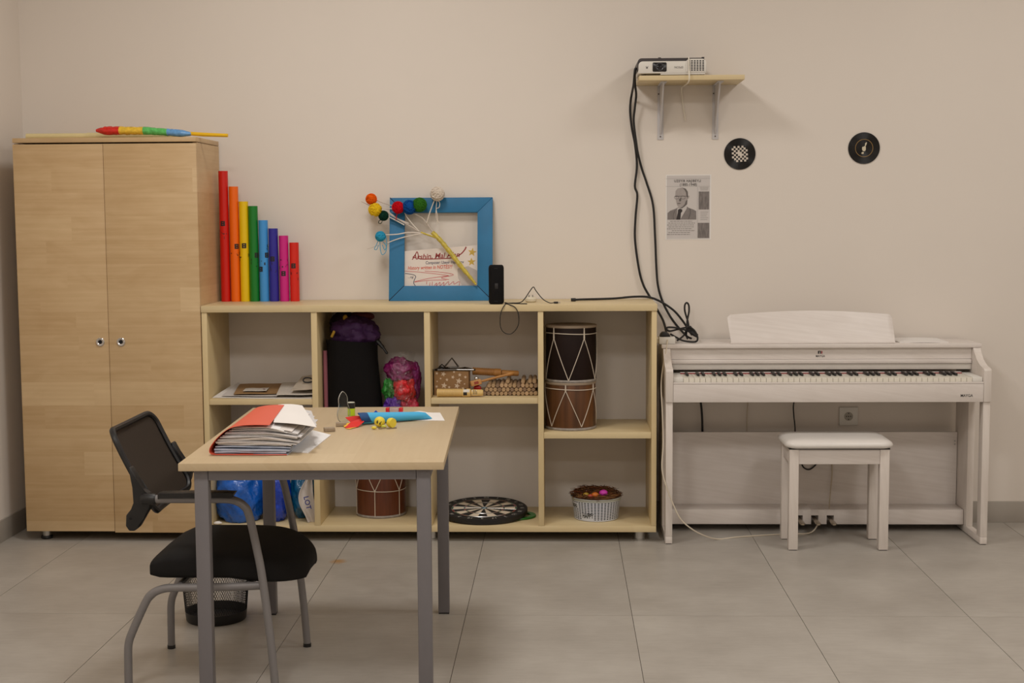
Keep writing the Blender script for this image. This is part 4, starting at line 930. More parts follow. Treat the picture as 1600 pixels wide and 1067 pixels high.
for i in (4.5, 8, 9.6, 10.6): spots.append((-.325 + i * .0194, SB + cr + .0500, -.215))
ONUM = 'first second third fourth fifth sixth seventh eighth ninth tenth eleventh twelfth thirteenth'.split()
ROWS = [('bottom row', 13), ('second row', 12), ('third row', 12), ('loose top row', 4)]
clv = [(rw, n - 1 - k) for rw, n in ROWS for k in range(n)]
for i, (x, z, y) in enumerate(spots):
    o = bpy.data.objects.new('clave', cms[rn.choice((0, 0, 1, 2))]); COL.objects.link(o)
    o.location = (min(x, -.112), y + rn.uniform(-.006, .006), z); o.rotation_euler = (0, rn.uniform(0, 6), 0)
    tag(o, f'round brown wooden stick, {ONUM[clv[i][1]]} from the right in the {clv[i][0]} of the pile', 'stick', 'wooden sticks stacked in the third bay')
ORW = mat('orange_guiro_wood', (184, 130, 68), .5, var=.15, scale=18)
t = thing('guiro', 'orange brown guiro lying on top of the stacked sticks', 'guiro', (-.32, -.2, .71), 'wooden guiros')
guiro(t, Matrix.Translation((-.400, -.235, .7395)) @ Matrix.Rotation(.06, 4, 'Y') @ Matrix.Rotation(.05, 4, 'Z'), .130, .0175, .080, .0125, ORW, 22, False)
t = thing('wooden_mallet', 'wooden block on a handle leaning across the stacked sticks', 'mallet', (-.33, -.33, .70))
MM = Matrix.Translation((-.378, -.345, .700)) @ Matrix.Rotation(-.22, 4, 'Y') @ Matrix.Rotation(.30, 4, 'Z')
part('head', MB().box(-.024, .024, -.012, .012, -.012, .012, .003, M=MM), mat('mallet_head', (196, 142, 82), .5, var=.1, scale=20), t)
b = MB().lathe([(.004, .0243), (.0055, .030), (.0055, .14), (.0085, .16), (.0085, .172), (.005, .178)], (0, 0, 0), 14, 'x')
for v in b.bm.verts: v.co = MM @ v.co
part('handle', b, ORW, t)
part('jingle', MB().sphere((-.375, -.345, .7185), .009, u=14, v=9), CHROME, t, 'small silver jingle')
b = MB()
for (xa, xb) in ((-.010, .010),): b.box(xa, xb, -.0126, -.0121, -.006, .006, M=MM)
part('painted_mark', b, mat('brick_red', (150, 62, 40), .6), t)
solo('castanet', MB().sphere((-.372, -.33, .6745), .014, (1.25, .7, .95), 18, 12), mat('castanet_red', (170, 28, 26), .35), 'red painted castanet between the star box and the sticks', 'castanet', loc=(-.372, -.33, .665))

# ------------------------------------------------------------------ third bay bottom: dartboard and hoop; fourth bay: basket
t = thing('dartboard', 'round black dartboard lying flat in the bottom of the third bay', 'dartboard', (-.352, -.215, .0865), rot=(.07, 0, 0))
DR = .197; cx_, cy_, zt = 0, 0, .024
part('rim', MB().lathe([(DR - .006, 0), (DR, .003), (DR, .022), (DR - .004, zt), (DR - .012, zt), (DR - .014, zt - .002), (.02, zt - .002)], (cx_, cy_, 0), 64), mat('dart_black', (24, 22, 22), .6), t)
DM = [mat('dart_cream', (222, 206, 184), .95, spec=.1), mat('dart_dark', (34, 31, 28), .75), mat('dart_red', (140, 40, 44), .75), mat('dart_green', (44, 92, 66), .75), mat('dart_bull', (90, 130, 150), .7)]
b = MB(); k_ = DR / .2255; zf = zt - .0012
def dpt(r, a): return b.bm.verts.new((cx_ + r * cos(a), cy_ + r * sin(a), zf))
for i in range(20):
    a0 = pi / 2 - pi / 20 + i * pi / 10; ev = i % 2
    for (ra, rb, m1, m2) in ((.016, .099, 1, 0), (.099, .107, 2, 3), (.107, .162, 1, 0), (.162, .170, 2, 3)):
        b.mi = m2 if ev else m1; n = 3
        for q in range(n):
            aa, ab = a0 + q * pi / 10 / n, a0 + (q + 1) * pi / 10 / n
            b._f((dpt(ra * k_, aa), dpt(rb * k_, aa), dpt(rb * k_, ab), dpt(ra * k_, ab)))
b.mi = 4; b._f([dpt(.016 * k_, q * pi / 12) for q in range(24)])
part('target_face', b, DM, t, 'cream, dark, red and green scoring segments')
b = MB()
for r in (.016, .099, .107, .162, .170): b.tube([(cx_ + r * k_ * cos(q * pi / 32), cy_ + r * k_ * sin(q * pi / 32), zf + .0006) for q in range(64)], .0008, 4, closed=True)
for i in range(20):
    a = pi / 2 - pi / 20 + i * pi / 10; b.tube([(cx_ + .016 * k_ * cos(a), cy_ + .016 * k_ * sin(a), zf + .0006), (cx_ + .17 * k_ * cos(a), cy_ + .17 * k_ * sin(a), zf + .0006)], .0007, 4)
part('wire_spider', b, STEEL, t, 'thin steel wires')
b = MB(); nums = (20, 1, 18, 4, 13, 6, 10, 15, 2, 17, 3, 19, 7, 16, 8, 11, 14, 9, 12, 5)
for i, nn in enumerate(nums):
    a = pi / 2 - i * pi / 10
    M = Matrix.Translation((cx_ + .197 * k_ * cos(a), cy_ + .197 * k_ * sin(a), zt + .0003)) @ Matrix.Rotation(a - pi / 2, 4, 'Z')
    me = text_mesh(str(nn), .026); me.transform(M); b.bm.from_mesh(me); bpy.data.meshes.remove(me)
part('numbers', b, mat('dart_number', (190, 186, 178), .5), t, 'silver numbers around the rim', kind='stuff')
b = MB(); prof = [(.062, .0725), (.085, .0725), (.0865, .0765), (.085, .0805), (.062, .0805), (.0605, .0765), (.062, .0725)]
b.lathe(prof, (-.202, -.222, 0), 48, cap=False)
solo('plastic_ring', b, mat('green_ring', (38, 110, 36), .35), 'green plastic ring under the right edge of the dartboard', 'ring', loc=(-.202, -.222, .0725))

t = thing('storage_basket', 'small round white perforated basket in the bottom of the fourth bay', 'basket', (.157, -.243, .0725))
BW = mat('basket_white', (208, 212, 222), .45)
def bk_r(z): return .099 + (z - .0725) / .10 * .013
b = MB(); nu, nz_ = 44, 11; z0_, z1_ = .079, .160
cx_, cy_ = .157, -.243
for j in range(nz_):
    for i in range(nu):
        if False: continue
        a0, a1 = 2 * pi * i / nu, 2 * pi * (i + 1) / nu; za, zb = z0_ + (z1_ - z0_) * j / nz_, z0_ + (z1_ - z0_) * (j + 1) / nz_
        def P(a, z): return b.bm.verts.new((cx_ + bk_r(z) * cos(a), cy_ + bk_r(z) * sin(a), z))
        da, dz = (a1 - a0) * .17, (zb - za) * .22
        o4 = [P(a0, za), P(a1, za), P(a1, zb), P(a0, zb)]; i4 = [P(a0 + da, za + dz), P(a1 - da, za + dz), P(a1 - da, zb - dz), P(a0 + da, zb - dz)]
        am = (a0 + a1) / 2
        blank = (-2.25 < am - 2 * pi * (am > pi) < -1.72 and za < .105) or (-2.9 < am - 2 * pi * (am > pi) < -2.45 and .128 < za < .150)
        if blank: b._f(o4)
        else:
            for q in range(4): b._f((o4[q], o4[(q + 1) % 4], i4[(q + 1) % 4], i4[q]))
part('perforated_wall', b, BW, t)
part('base', MB().lathe([(.096, .0726), (.0992, .0745), (bk_r(.079), .079), (bk_r(.079) - .002, .079), (.097, .0755)], (cx_, cy_, 0), 48), BW, t)
part('rim', MB().lathe([(bk_r(.160), .160), (bk_r(.160) + .001, .168), (bk_r(.17) + .003, .1715), (bk_r(.17), .174), (bk_r(.17) - .003, .171), (bk_r(.16) - .002, .160)], (cx_, cy_, 0), 48, cap=False), mat('basket_rim', (176, 178, 170), .45), t)
part('painted_hole_shade', MB().lathe([(.093, .0765), (.0945, .080), (.106, .160)], (cx_, cy_, 0), 40, cap=False), mat('painted_hole_shade', (40, 40, 48), .8), t, 'dark sheet painted as the shade behind the holes')  # added inner sheet, its dark colour paints the shade seen through the holes
b = MB()
def curved_text(body, size, a_c, z_c, width):
    me = text_mesh(body, size, width=width, bold=.0009)
    for v in me.vertices:
        a = a_c + v.co.x / .108; z = z_c + v.co.y; rr = bk_r(z) + .0008; v.co = (cx_ + rr * cos(a), cy_ + rr * sin(a), z)
    b.bm.from_mesh(me); bpy.data.meshes.remove(me)
curved_text('HAPPY', .030, -1.98, .098, .056); curved_text('EGG', .020, -2.68, .139, .036)
part('lettering', b, mat('olive_black_ink', (46, 42, 30), .6), t, 'dark printed lettering')
rn = random.Random(2)
b = MB()
for i in range(520):
    a, rr = rn.uniform(0, 2 * pi), math.sqrt(rn.random()) * .104
    x, y = cx_ + rr * cos(a), cy_ + rr * sin(a); z = .178 + .020 * (1 - (rr / .105) ** 2) + rn.uniform(-.006, .008) + .006 * (y - cy_) / .1
    d = rn.uniform(0, 2 * pi); L = rn.uniform(.025, .055)
    if rr > .08: d = a + pi / 2 + rn.uniform(-.35, .35)
    p0 = Vector((x, y, z)); p1 = p0 + Vector((cos(d), sin(d), rn.uniform(-.12, .22))) * L; pm = (p0 + p1) / 2 + Vector((rn.uniform(-.006, .006), rn.uniform(-.006, .006), rn.uniform(0, .006)))
    b.mi = rn.choice((0, 0, 0, 1, 2)); b.tube([p0, pm, p1], [.0012, .0014, .0006], 4)
b.mi = 0; b.lathe([(.002, .188), (.07, .184), (.1045, .172), (.100, .150)], (cx_, cy_, 0), 36)
for i in range(60):
    a = 2 * pi * i / 60 + rn.uniform(-.05, .05); p0 = Vector((cx_ + .108 * cos(a), cy_ + .106 * sin(a), .178 + rn.uniform(-.003, .010)))
    b.mi = rn.choice((0, 0, 1)); d = a + pi / 2 + rn.uniform(-.2, .35); q = p0 + Vector((cos(d), sin(d), rn.uniform(-.05, .1))) * .045
    b.tube([p0, (p0 + q) / 2 + Vector((cos(a), sin(a), 0)) * .004, q], [.0016, .0018, .0007], 4)
solo('nest_straw', b, [mat('straw_brown', (88, 52, 24), .9, var=.2, scale=60), mat('straw_tan', (132, 92, 48), .9), mat('straw_rust', (120, 58, 22), .9)], 'brown nest straw heaped in the white basket', 'straw', loc=(cx_, cy_, .16), kind='stuff')
for (nm, c, p, r) in (('pink', (206, 56, 176), (.188, -.300, .196), .017), ('orange', (196, 106, 30), (.150, -.318, .190), .015), ('olive yellow', (160, 128, 30), (.110, -.310, .190), .012), ('dull red', (170, 62, 40), (.128, -.330, .186), .012)):
    solo('toy_egg', MB().sphere(p, r, (1.15, .95, .85), 18, 12), mat('egg_' + nm.replace(' ', '_'), c, .45), nm + ' egg half sunk in the straw of the white basket', 'egg', 'eggs in the straw', p)

# ------------------------------------------------------------------ first bay bottom: plastic bags
def bag(name, c, r, sc, col, mname, label, seed, group=None, amt=.10, extra=None):
    def fn(d, p):
        n = crumple(d, amt, 1.5, seed) + crumple(d, amt * .42, 4.2, seed + 5) + crumple(d, amt * .22, 9.0, seed + 7)
        q = p * (1 + n); h = d.z
        if h > .5:
            e = min(1, (h - .5) / .32); e = e * e * (3 - 2 * e); k = 1 - .80 * e + (1.1 * (h - .86) / .14 if h > .86 else 0)
            q.x *= k; q.y *= k
        return q
    b = MB().sphere(c, r, sc, 56, 38, fn)
    zmin = c[2] - r * sc[2]
    for v in b.bm.verts: v.co.z = max(v.co.z, .0728)
    m = mat(mname, col, .2, var=.3, scale=22, spec=.7, bump=1.0)
    return b, m
BG = 'plastic bags in the bottom left bay'
b, m = bag('bag', (-1.452, -.285, .190), .125, (.86, .92, 1.2), (20, 92, 184), 'blue_bag_film', '', 2, amt=.10)
for v in b.bm.verts: v.co.x = max(v.co.x, -1.551)
t = thing('plastic_bag', 'large crumpled bright blue plastic bag, leftmost in the bottom left bay', 'bag', (-1.455, -.285, .0726), BG); part('film', b, m, t, sharp=60)
b, m = bag('bag', (-1.283, -.30, .20), .078, (.72, 1.1, 1.7), (18, 60, 176), 'deep_blue_bag_film', '', 5, amt=.09)
t = thing('plastic_bag', 'deep blue plastic bag in the middle of the bottom left bay', 'bag', (-1.278, -.29, .0726), BG); part('film', b, m, t, sharp=60)
b, m = bag('bag', (-1.178, -.235, .19), .068, (.78, 1.2, 1.8), (14, 92, 132), 'teal_bag_film', '', 9, amt=.07)
t = thing('plastic_bag', 'dark teal plastic bag beside the white bag in the bottom left bay', 'bag', (-1.176, -.235, .0726), BG); part('film', b, m, t, sharp=60)
t = thing('carrier_bag', 'flat white carrier bag with blue letters against the bay divider', 'bag', (-1.125, -.345, .0726), BG)
def wbag(a, q):
    z = .0732 + .235 * q
    xl = -1.128 - .048 * math.sin(min(1, q * 1.15) * pi) * (.6 + .5 * q) - .006; xr = -1.100 - .026 * q
    x = xl + (xr - xl) * a
    return (x, -.365 + .035 * a + .008 * sin(q * 11 + a * 5) + .006 * sin(a * 9), z)
part('film', MB().grid(10, 22, wbag, .002), mat('white_bag_film', (214, 206, 200), .4, var=.04, scale=30), t, sharp=60)
me = text_mesh('LOT', .032, bold=.0006); me.transform(Matrix.Translation((-1.134, -.3745, .165)) @ Matrix.Rotation(1.35, 4, 'Y') @ Matrix.Rotation(pi / 2, 4, 'X'))
b = MB(); b.bm.from_mesh(me); part('lettering', b, mat('bag_blue_ink', (40, 50, 130), .6), t, 'dark blue letters')
solo('crumpled_paper', MB().sphere((-1.532, -.40, .0795), .018, (1, .6, .38), 16, 10, cloth_fn(.15, 2.0, 3)), PAPER, 'scrap of crumpled white paper at the left foot of the blue bag', 'paper', loc=(-1.532, -.40, .073))

# ------------------------------------------------------------------ desk
DC = (-.723, -2.075, 0); DA = radians(2.0)
t = thing('desk', 'maple topped desk on grey square steel legs', 'desk', DC, rot=(0, 0, DA))
DX, DY = .373, .575
part('desktop', MB().box(-DX, DX, -DY, DY, .728, .750, .0012), MAPLE_DESK, t)
LX, LYf, LYb = .334, -.555, .555
for sx in (-1, 1):
    for (ya, yb) in ((LYf, LYf + .04), (LYb - .04, LYb)):
        xa, xb = sorted((sx * LX, sx * (LX - .040)))
        o = part('leg', MB().box(xa, xb, ya, yb, .004, .7275, .003), GREYM, t)
        part('foot_cap', MB().box(xa + .001, xb - .001, ya + .001, yb - .001, 0, .0038), BLACK, o)
    xa, xb = sorted((sx * LX, sx * (LX - .025)))
    part('side_rail', MB().box(xa, xb, LYf + .0405, LYb - .0405, .6975, .7275, .002), GREYM, t)
for (ya, yb) in ((LYf, LYf + .025), (LYb - .025, LYb)): part('end_rail', MB().box(-LX + .0405, LX - .0405, ya, yb, .6975, .7275, .002), GREYM, t)

# ------------------------------------------------------------------ red folder with papers
ZD = .7503
t = thing('document_folder', 'bulging orange red folder stuffed with papers on the desk', 'folder', (-.90, -2.35, ZD))
FRED = mat('folder_red', (218, 94, 70), .45); 
def cover(a, q):
    # a along the wrap: bottom flap -> spine -> top flap ; q = 0 front, 1 back
    y = -2.530 + .325 * q
    top = .090 + .014 * q
    P = [(-.795, .0012), (-.90, .0012), (-.985, .0012), (-1.012, .0030), (-1.0205, .012), (-1.014, .030), (-.992, .056), (-.962, top * .87), (-.930, top * .97), (-.890, top), (-.842 - .025 * q, top * .995)]
    s = a * (len(P) - 1); i = min(int(s), len(P) - 2); f = s - i
    p0, p1, p2, p3 = (P[max(i - 1, 0)], P[i], P[i + 1], P[min(i + 2, len(P) - 1)])
    x, z = [.5 * (2 * p1[k] + (p2[k] - p0[k]) * f + (2 * p0[k] - 5 * p1[k] + 4 * p2[k] - p3[k]) * f * f + (3 * p1[k] - p0[k] - 3 * p2[k] + p3[k]) * f ** 3) for k in (0, 1)]
    return (x + .004 * q, y, ZD + max(z, .0012))
part('cover', MB().grid(61, 8, cover, .0012), FRED, t, sharp=60)
PW_ = [mat('sheaf_white', (232, 230, 229), .7, var=.04, scale=20), mat('sheaf_grey', (204, 200, 198), .7, var=.08, scale=30), mat('sheaf_blueish', (178, 186, 204), .25, var=.18, scale=40), mat('sheaf_cream', (222, 214, 208), .7, var=.08, scale=30)]
rn = random.Random(21); z = ZD + .0022; SG = 'sheaves of papers in the red folder'
ONM = 'undermost second third fourth fifth sixth seventh eighth ninth tenth eleventh twelfth'.split()
layers = [(2, .0060), (2, .0055), (2, .0060), (2, .0040), (0, .0022), (1, .0032), (3, .0030), (1, .0034), (0, .0022), (1, .0030), (3, .0032), (1, .0026), (0, .0028), (3, .0022), (1, .0026), (0, .0036), (0, .0022), (1, .0022), (0, .0026), (3, .0020), (0, .0024)]
NL = len(layers)
for i, (mi, h) in enumerate(layers):
    f = i / (NL - 1); xl = -1.006 + .050 * max(0, f - .40) / .60 + rn.uniform(0, .010)
    if i < 4: xl = -1.009 + rn.uniform(0, .004)
    xr = -.800 + rn.uniform(-.015, .020) + (.030 * sin(pi * min(1, (f - .15) / .85)) if f > .15 else 0)
    ya = -2.524 + rn.uniform(0, .014) + .010 * f
    zz = z; seed = rn.uniform(0, 6); dr = .024 * f * (1 - .35 * f) * rn.uniform(.75, 1.1)
    def fn(a, q, xl=xl, xr=xr, ya=ya, zz=zz, seed=seed, f=f, dr=dr):
        return (xl + (xr - xl) * a, ya + .29 * q + .004 * sin(a * 4 + seed), zz - dr * max(0, a - .55) ** 1.6 / .28 + .0007 * (1 + sin(a * 8 + seed)) + .012 * q * f)
    b = MB().grid(18, 5, fn, h * .80)
    pos = ONM[i] + (' from the bottom' if i else ' of the stack') if i < 11 else (ONM[NL - 1 - i] + ' from the top' if i < NL - 1 else 'topmost of the stack')
    solo('paper_sheaf', b, PW_[mi], ['white sheaf of papers', 'grey sheaf of papers', 'bluish clear sleeve of papers', 'cream sheaf of papers'][mi] + ' in the red folder, ' + pos, 'papers', SG, (-.9, -2.38, zz), sharp=50)
    z += h * 1.20
def quad(A, B, C, D, sag=0.0):
    A, B, C, D = map(Vector, (A, B, C, D))
    return lambda a, q: tuple((A.lerp(B, a)).lerp(D.lerp(C, a), q) + Vector((0, 0, sag * sin(pi * a))))
solo('paper_sheet', MB().grid(14, 8, quad((-.842, -2.475, .8395), (-.716, -2.47, .824), (-.815, -2.16, .846), (-.885, -2.19, .853), .003), .0012), PAPER, 'white sheet sticking out on top of the papers in the red folder', 'paper', loc=(-.82, -2.3, .84))
solo('paper_sheet', MB().grid(10, 6, quad((-.84, -2.42, .832), (-.735, -2.36, .813), (-.790, -2.14, .826), (-.87, -2.16, .838), .002), .0012), PW_[1], 'greyish sheet under the white top sheet of the folder stack', 'paper', loc=(-.80, -2.27, .83))
solo('paper_sheet', MB().grid(10, 6, lambda a, q: (-.800 + .062 * a + .012 * q, -2.47 + .33 * q - .02 * a, ZD + .0015 + .016 * (1 - a) * 0 + .012 * q * (1 - a) + .001), .004), PW_[0], 'white sheets spread out at the right foot of the folder stack', 'paper', loc=(-.76, -2.3, ZD))

# ------------------------------------------------------------------ small things on the desk
WB_ = mat('grey_wood_block', (160, 142, 120), .5, var=.1, scale=40)
for (p, rz, lb) in (((-.745, -2.075), .35, 'small grey wooden block lying beside the stacked papers'), ((-.724, -1.965), .2, 'small grey wooden block at the foot of the clear figure')):
    M = Matrix.Translation((p[0], p[1], ZD + .0065)) @ Matrix.Rotation(rz, 4, 'Z')
    b = MB().box(-.017, .017, -.012, .012, -.0063, .0063, .0015, M=M); b.box(-.006, .017, -.013, -.0121, -.002, .001, M=M)
    solo('wooden_block', b, WB_, lb, 'block', 'small blocks on the desk', (p[0], p[1], ZD))
ACR = mat('clear_acrylic', (236, 240, 238), .06, trans=1.0); ACR.node_tree.nodes['Principled BSDF'].inputs['IOR'].default_value = 1.3
t = thing('acrylic_figure', 'clear acrylic pear shaped figure standing upright on the desk', 'figure', (-.735, -1.90, ZD))
def pear(k):
    a = 2 * pi * k / 48; z = .054 - .053 * cos(a)
    f = (z / .107); wdt = .033 * math.sqrt(max(0, sin(a / 2 if a <= pi else (2 * pi - a) / 2))) * (1.0 if f < .45 else 1.0)
    prof = [(0, .006), (.05, .018), (.15, .029), (.3, .034), (.45, .030), (.56, .0235), (.62, .022), (.72, .0235), (.82, .022), (.92, .015), (1, .003)]
    for (f0, w0), (f1, w1) in zip(prof[:-1], prof[1:]):
        if f0 <= f <= f1 + 1e-6: wdt = w0 + (w1 - w0) * (f - f0) / (f1 - f0)
    return ((wdt if a <= pi else -wdt), z)
PM = Matrix.Translation((-.724, -1.90, ZD + .0004)) @ Matrix.Rotation(1.05, 4, 'Z') @ Matrix.Rotation(-.06, 4, 'Y')
b = MB().prism([pear(k) for k in range(48)], -.002, .002, 'y')
for v in b.bm.verts: v.co = PM @ v.co
part('plate', b, ACR, t)
b = MB().tube([PM @ Vector((pear(k)[0], 0, pear(k)[1])) for k in range(48)], .0012, 6, closed=True)
part('edge', b, mat('frosted_edge', (196, 192, 182), .3), t, 'pale frosted edge')
t = thing('marker_pot', 'small lime green pot with black lid behind the paper flower', 'pot', (-.727, -1.72, ZD))
part('pot', MB().lathe([(.0125, ZD + .0002), (.0135, ZD + .002), (.0135, ZD + .026)], (-.727, -1.72, 0), 28), mat('lime_plastic', (186, 214, 30), .4), t)
part('lid', MB().lathe([(.0138, ZD + .0262), (.0138, ZD + .045), (.0120, ZD + .0455)], (-.727, -1.72, 0), 28), BLACK, t)
part('lid_disc', MB().lathe([(.0128, ZD + .0456), (.0125, ZD + .047)], (-.727, -1.72, 0), 28), mat('lid_pale', (196, 196, 180), .5), t, 'pale disc on top of the lid')
t = thing('paper_cone', 'light blue paper cone with red paper tulip lying on the desk', 'paper flower', (-.56, -1.86, ZD))
CB = mat('cone_blue_paper', (70, 174, 222), .6); DB = mat('cone_dark_blue_paper', (14, 66, 120), .6)
ax0 = Vector((-.658, -1.925, 0)); ax1 = Vector((-.440, -1.805, 0)); D_ = (ax1 - ax0).normalized(); Sd = Vector((-D_.y, D_.x, 0))
def cone_r(s): return .0225 * (1 - .36 * max(0, s)) if s < .8 else .0225 * .712 * math.sqrt(max(.02, 1 - ((s - .8) / .2) ** 2))
def cone_pt(s, a, k=1.0):
    r = cone_r(s) * k; p = ax0.lerp(ax1, s)
    return (p.x + Sd.x * r * cos(a), p.y + Sd.y * r * cos(a), ZD + cone_r(s) * (.9 + .9 * sin(a) * .98) * .98 + .0006)
def cone_fn(u, q):
    a = 2 * pi * u; s0 = -.06 * max(0, sin(a)) + .02 * cos(a)
    return cone_pt(s0 + (1 - s0) * q, a + .4)
part('cone', MB().grid(33, 12, cone_fn, .0008), CB, t)
part('cone_lip', MB().grid(17, 4, lambda u, q: cone_pt(-.075 + .13 * q + .05 * (abs(u - .5) * 2) ** 2, .15 * pi + 1.05 * pi * u, 1.03 + .05 * (1 - q)), .0008), DB, t, 'dark blue folded lip')
part('cone_corner', MB().prism([(-.632, ZD + .030), (-.606, ZD + .028), (-.619, ZD + .0415)], -1.885, -1.8835, 'y'), mat('royal_blue_paper', (30, 70, 180), .6), t, 'royal blue paper corner')
def petal(P0, tip, wdt, zc, cup, m, lb):
    P0, tip = Vector(P0), Vector(tip); d = tip - P0; n = Vector((-d.y, d.x, 0)).normalized()
    def fn(u, q):
        c = P0 + d * u; ww = wdt * min(1.0, 1.5 * (1 - u) ** .85) * (.75 + .25 * min(1, u * 3))
        return (c.x + n.x * ww * (q - .5) * 2, c.y + n.y * ww * (q - .5) * 2, max(ZD + .001, c.z + zc * sin(pi * u) - cup * (2 * q - 1) ** 2))
    part('petal', MB().grid(10, 7, fn, .0008), m, t, lb)
FR = mat('petal_red', (214, 36, 26), .6); FY = mat('petal_yellow', (240, 186, 60), .6)
def leaf(P, m, lb):
    b = MB(); fs = [b._f([b.bm.verts.new((p[0], p[1], p[2])) for p in P])]
    r = bmesh.ops.triangulate(b.bm, faces=fs); bmesh.ops.solidify(b.bm, geom=r['faces'], thickness=.0008)
    part('petal', b, m, t, lb)
leaf([(-.721, -1.955, .7525), (-.700, -1.962, .7605), (-.692, -1.965, .7595), (-.707, -2.0, .7518)], FY, 'yellow petal')
leaf([(-.700, -2.03, .7516), (-.668, -2.005, .753), (-.686, -2.036, .7516)], FY, 'yellow petal')
leaf([(-.713, -1.95, .7775), (-.680, -1.935, .7805), (-.654, -1.925, .777), (-.648, -1.93, .758), (-.692, -1.952, .759)], FR, 'red petal')
leaf([(-.704, -2.015, .7518), (-.693, -1.958, .7635), (-.659, -1.943, .7735), (-.650, -1.95, .763), (-.664, -1.995, .7525), (-.685, -2.018, .7518)], FR, 'red petal')
t = thing('smiley_toys', 'yellow smiley keyring toy beside the blue paper cone', 'toy', (-.585, -2.0, ZD))
YEL = mat('smiley_yellow', (230, 208, 64), .5, var=.05, scale=60)
c0 = Vector((-.594, -1.985, ZD + .0175))
part('ball', MB().sphere(c0, .0172, (1.05, .95, 1), 22, 14), YEL, t)
b = MB()
for (dx, dz, rx, rz) in ((-.0055, .001, .0028, .0050), (.0030, -.003, .0022, .0050)):
    b.sphere((c0.x + dx, c0.y - .0150, c0.z + dz), 1, (rx, .0016, rz), 10, 7)
b.tube([(c0.x - .0075, c0.y - .0142, c0.z + .0045), (c0.x - .003, c0.y - .0160, c0.z + .007)], .0008, 5); b.tube([(c0.x + .001, c0.y - .0160, c0.z - .005), (c0.x + .008, c0.y - .0142, c0.z + .003)], .0012, 5)
part('printed_face', b, INK, t, 'black printed eyes and mouth')
b = MB(); M = Matrix.Translation((-.554, -1.995, ZD + .0158)) @ Matrix.Rotation(.9, 4, 'Z') @ Matrix.Rotation(.5, 4, 'Y')
b.lathe([(.015, -.008), (.0165, 0), (.015, .008), (.010, .009), (.0095, .004), (.003, .003)], (0, 0, 0), 24, 'y')
for v in b.bm.verts: v.co = M @ v.co
part('open_cap', b, YEL, t, 'yellow hollow cap')
part('small_blob', MB().sphere((-.606, -2.035, ZD + .0055), .0055, (1.6, 1.1, .95), 14, 9), YEL, t)
part('cord', MB().tube(spline([(-.592, -2.03, ZD + .002), (-.58, -2.035, ZD + .003), (-.572, -2.03, ZD + .0055), (-.562, -2.028, ZD + .002), (-.545, -2.02, ZD + .002), (-.535, -2.015, ZD + .002)], 5), .0016, 6), mat('toy_cord', (130, 110, 80), .6), t)
part('tag', MB().sphere((-.577, -2.012, ZD + .006), .006, (1.5, 1, .9), 12, 8), mat('lime_toy', (196, 196, 70), .5), t)
solo('paper_sheet', MB().grid(10, 8, lambda a, q: (-.556 + .152 * a + .012 * (1 - q) * a - .02 * q * a, -1.835 + .19 * q - .01 * a, ZD + .0010 + .009 * max(0, .25 - abs(a - .45)) * q * 2.5), .0010), PAPER, 'white paper sheet under the tip of the blue cone', 'paper', loc=(-.47, -1.75, ZD))
t = thing('clear_case', 'small clear plastic case with red ends behind the blue cone', 'case', (-.577, -1.705, ZD))
part('shell', MB().box(-.595, -.562, -1.715, -1.695, ZD + .0005, ZD + .0245, .003), mat('case_clear', (226, 206, 206), .15, trans=.6), t)
for xa, xb in ((-.608, -.5955), (-.5615, -.549)): part('end_band', MB().box(xa, xb, -1.7165, -1.6935, ZD + .0005, ZD + .026, .002), mat('case_red', (206, 30, 34), .35), t, 'red end')

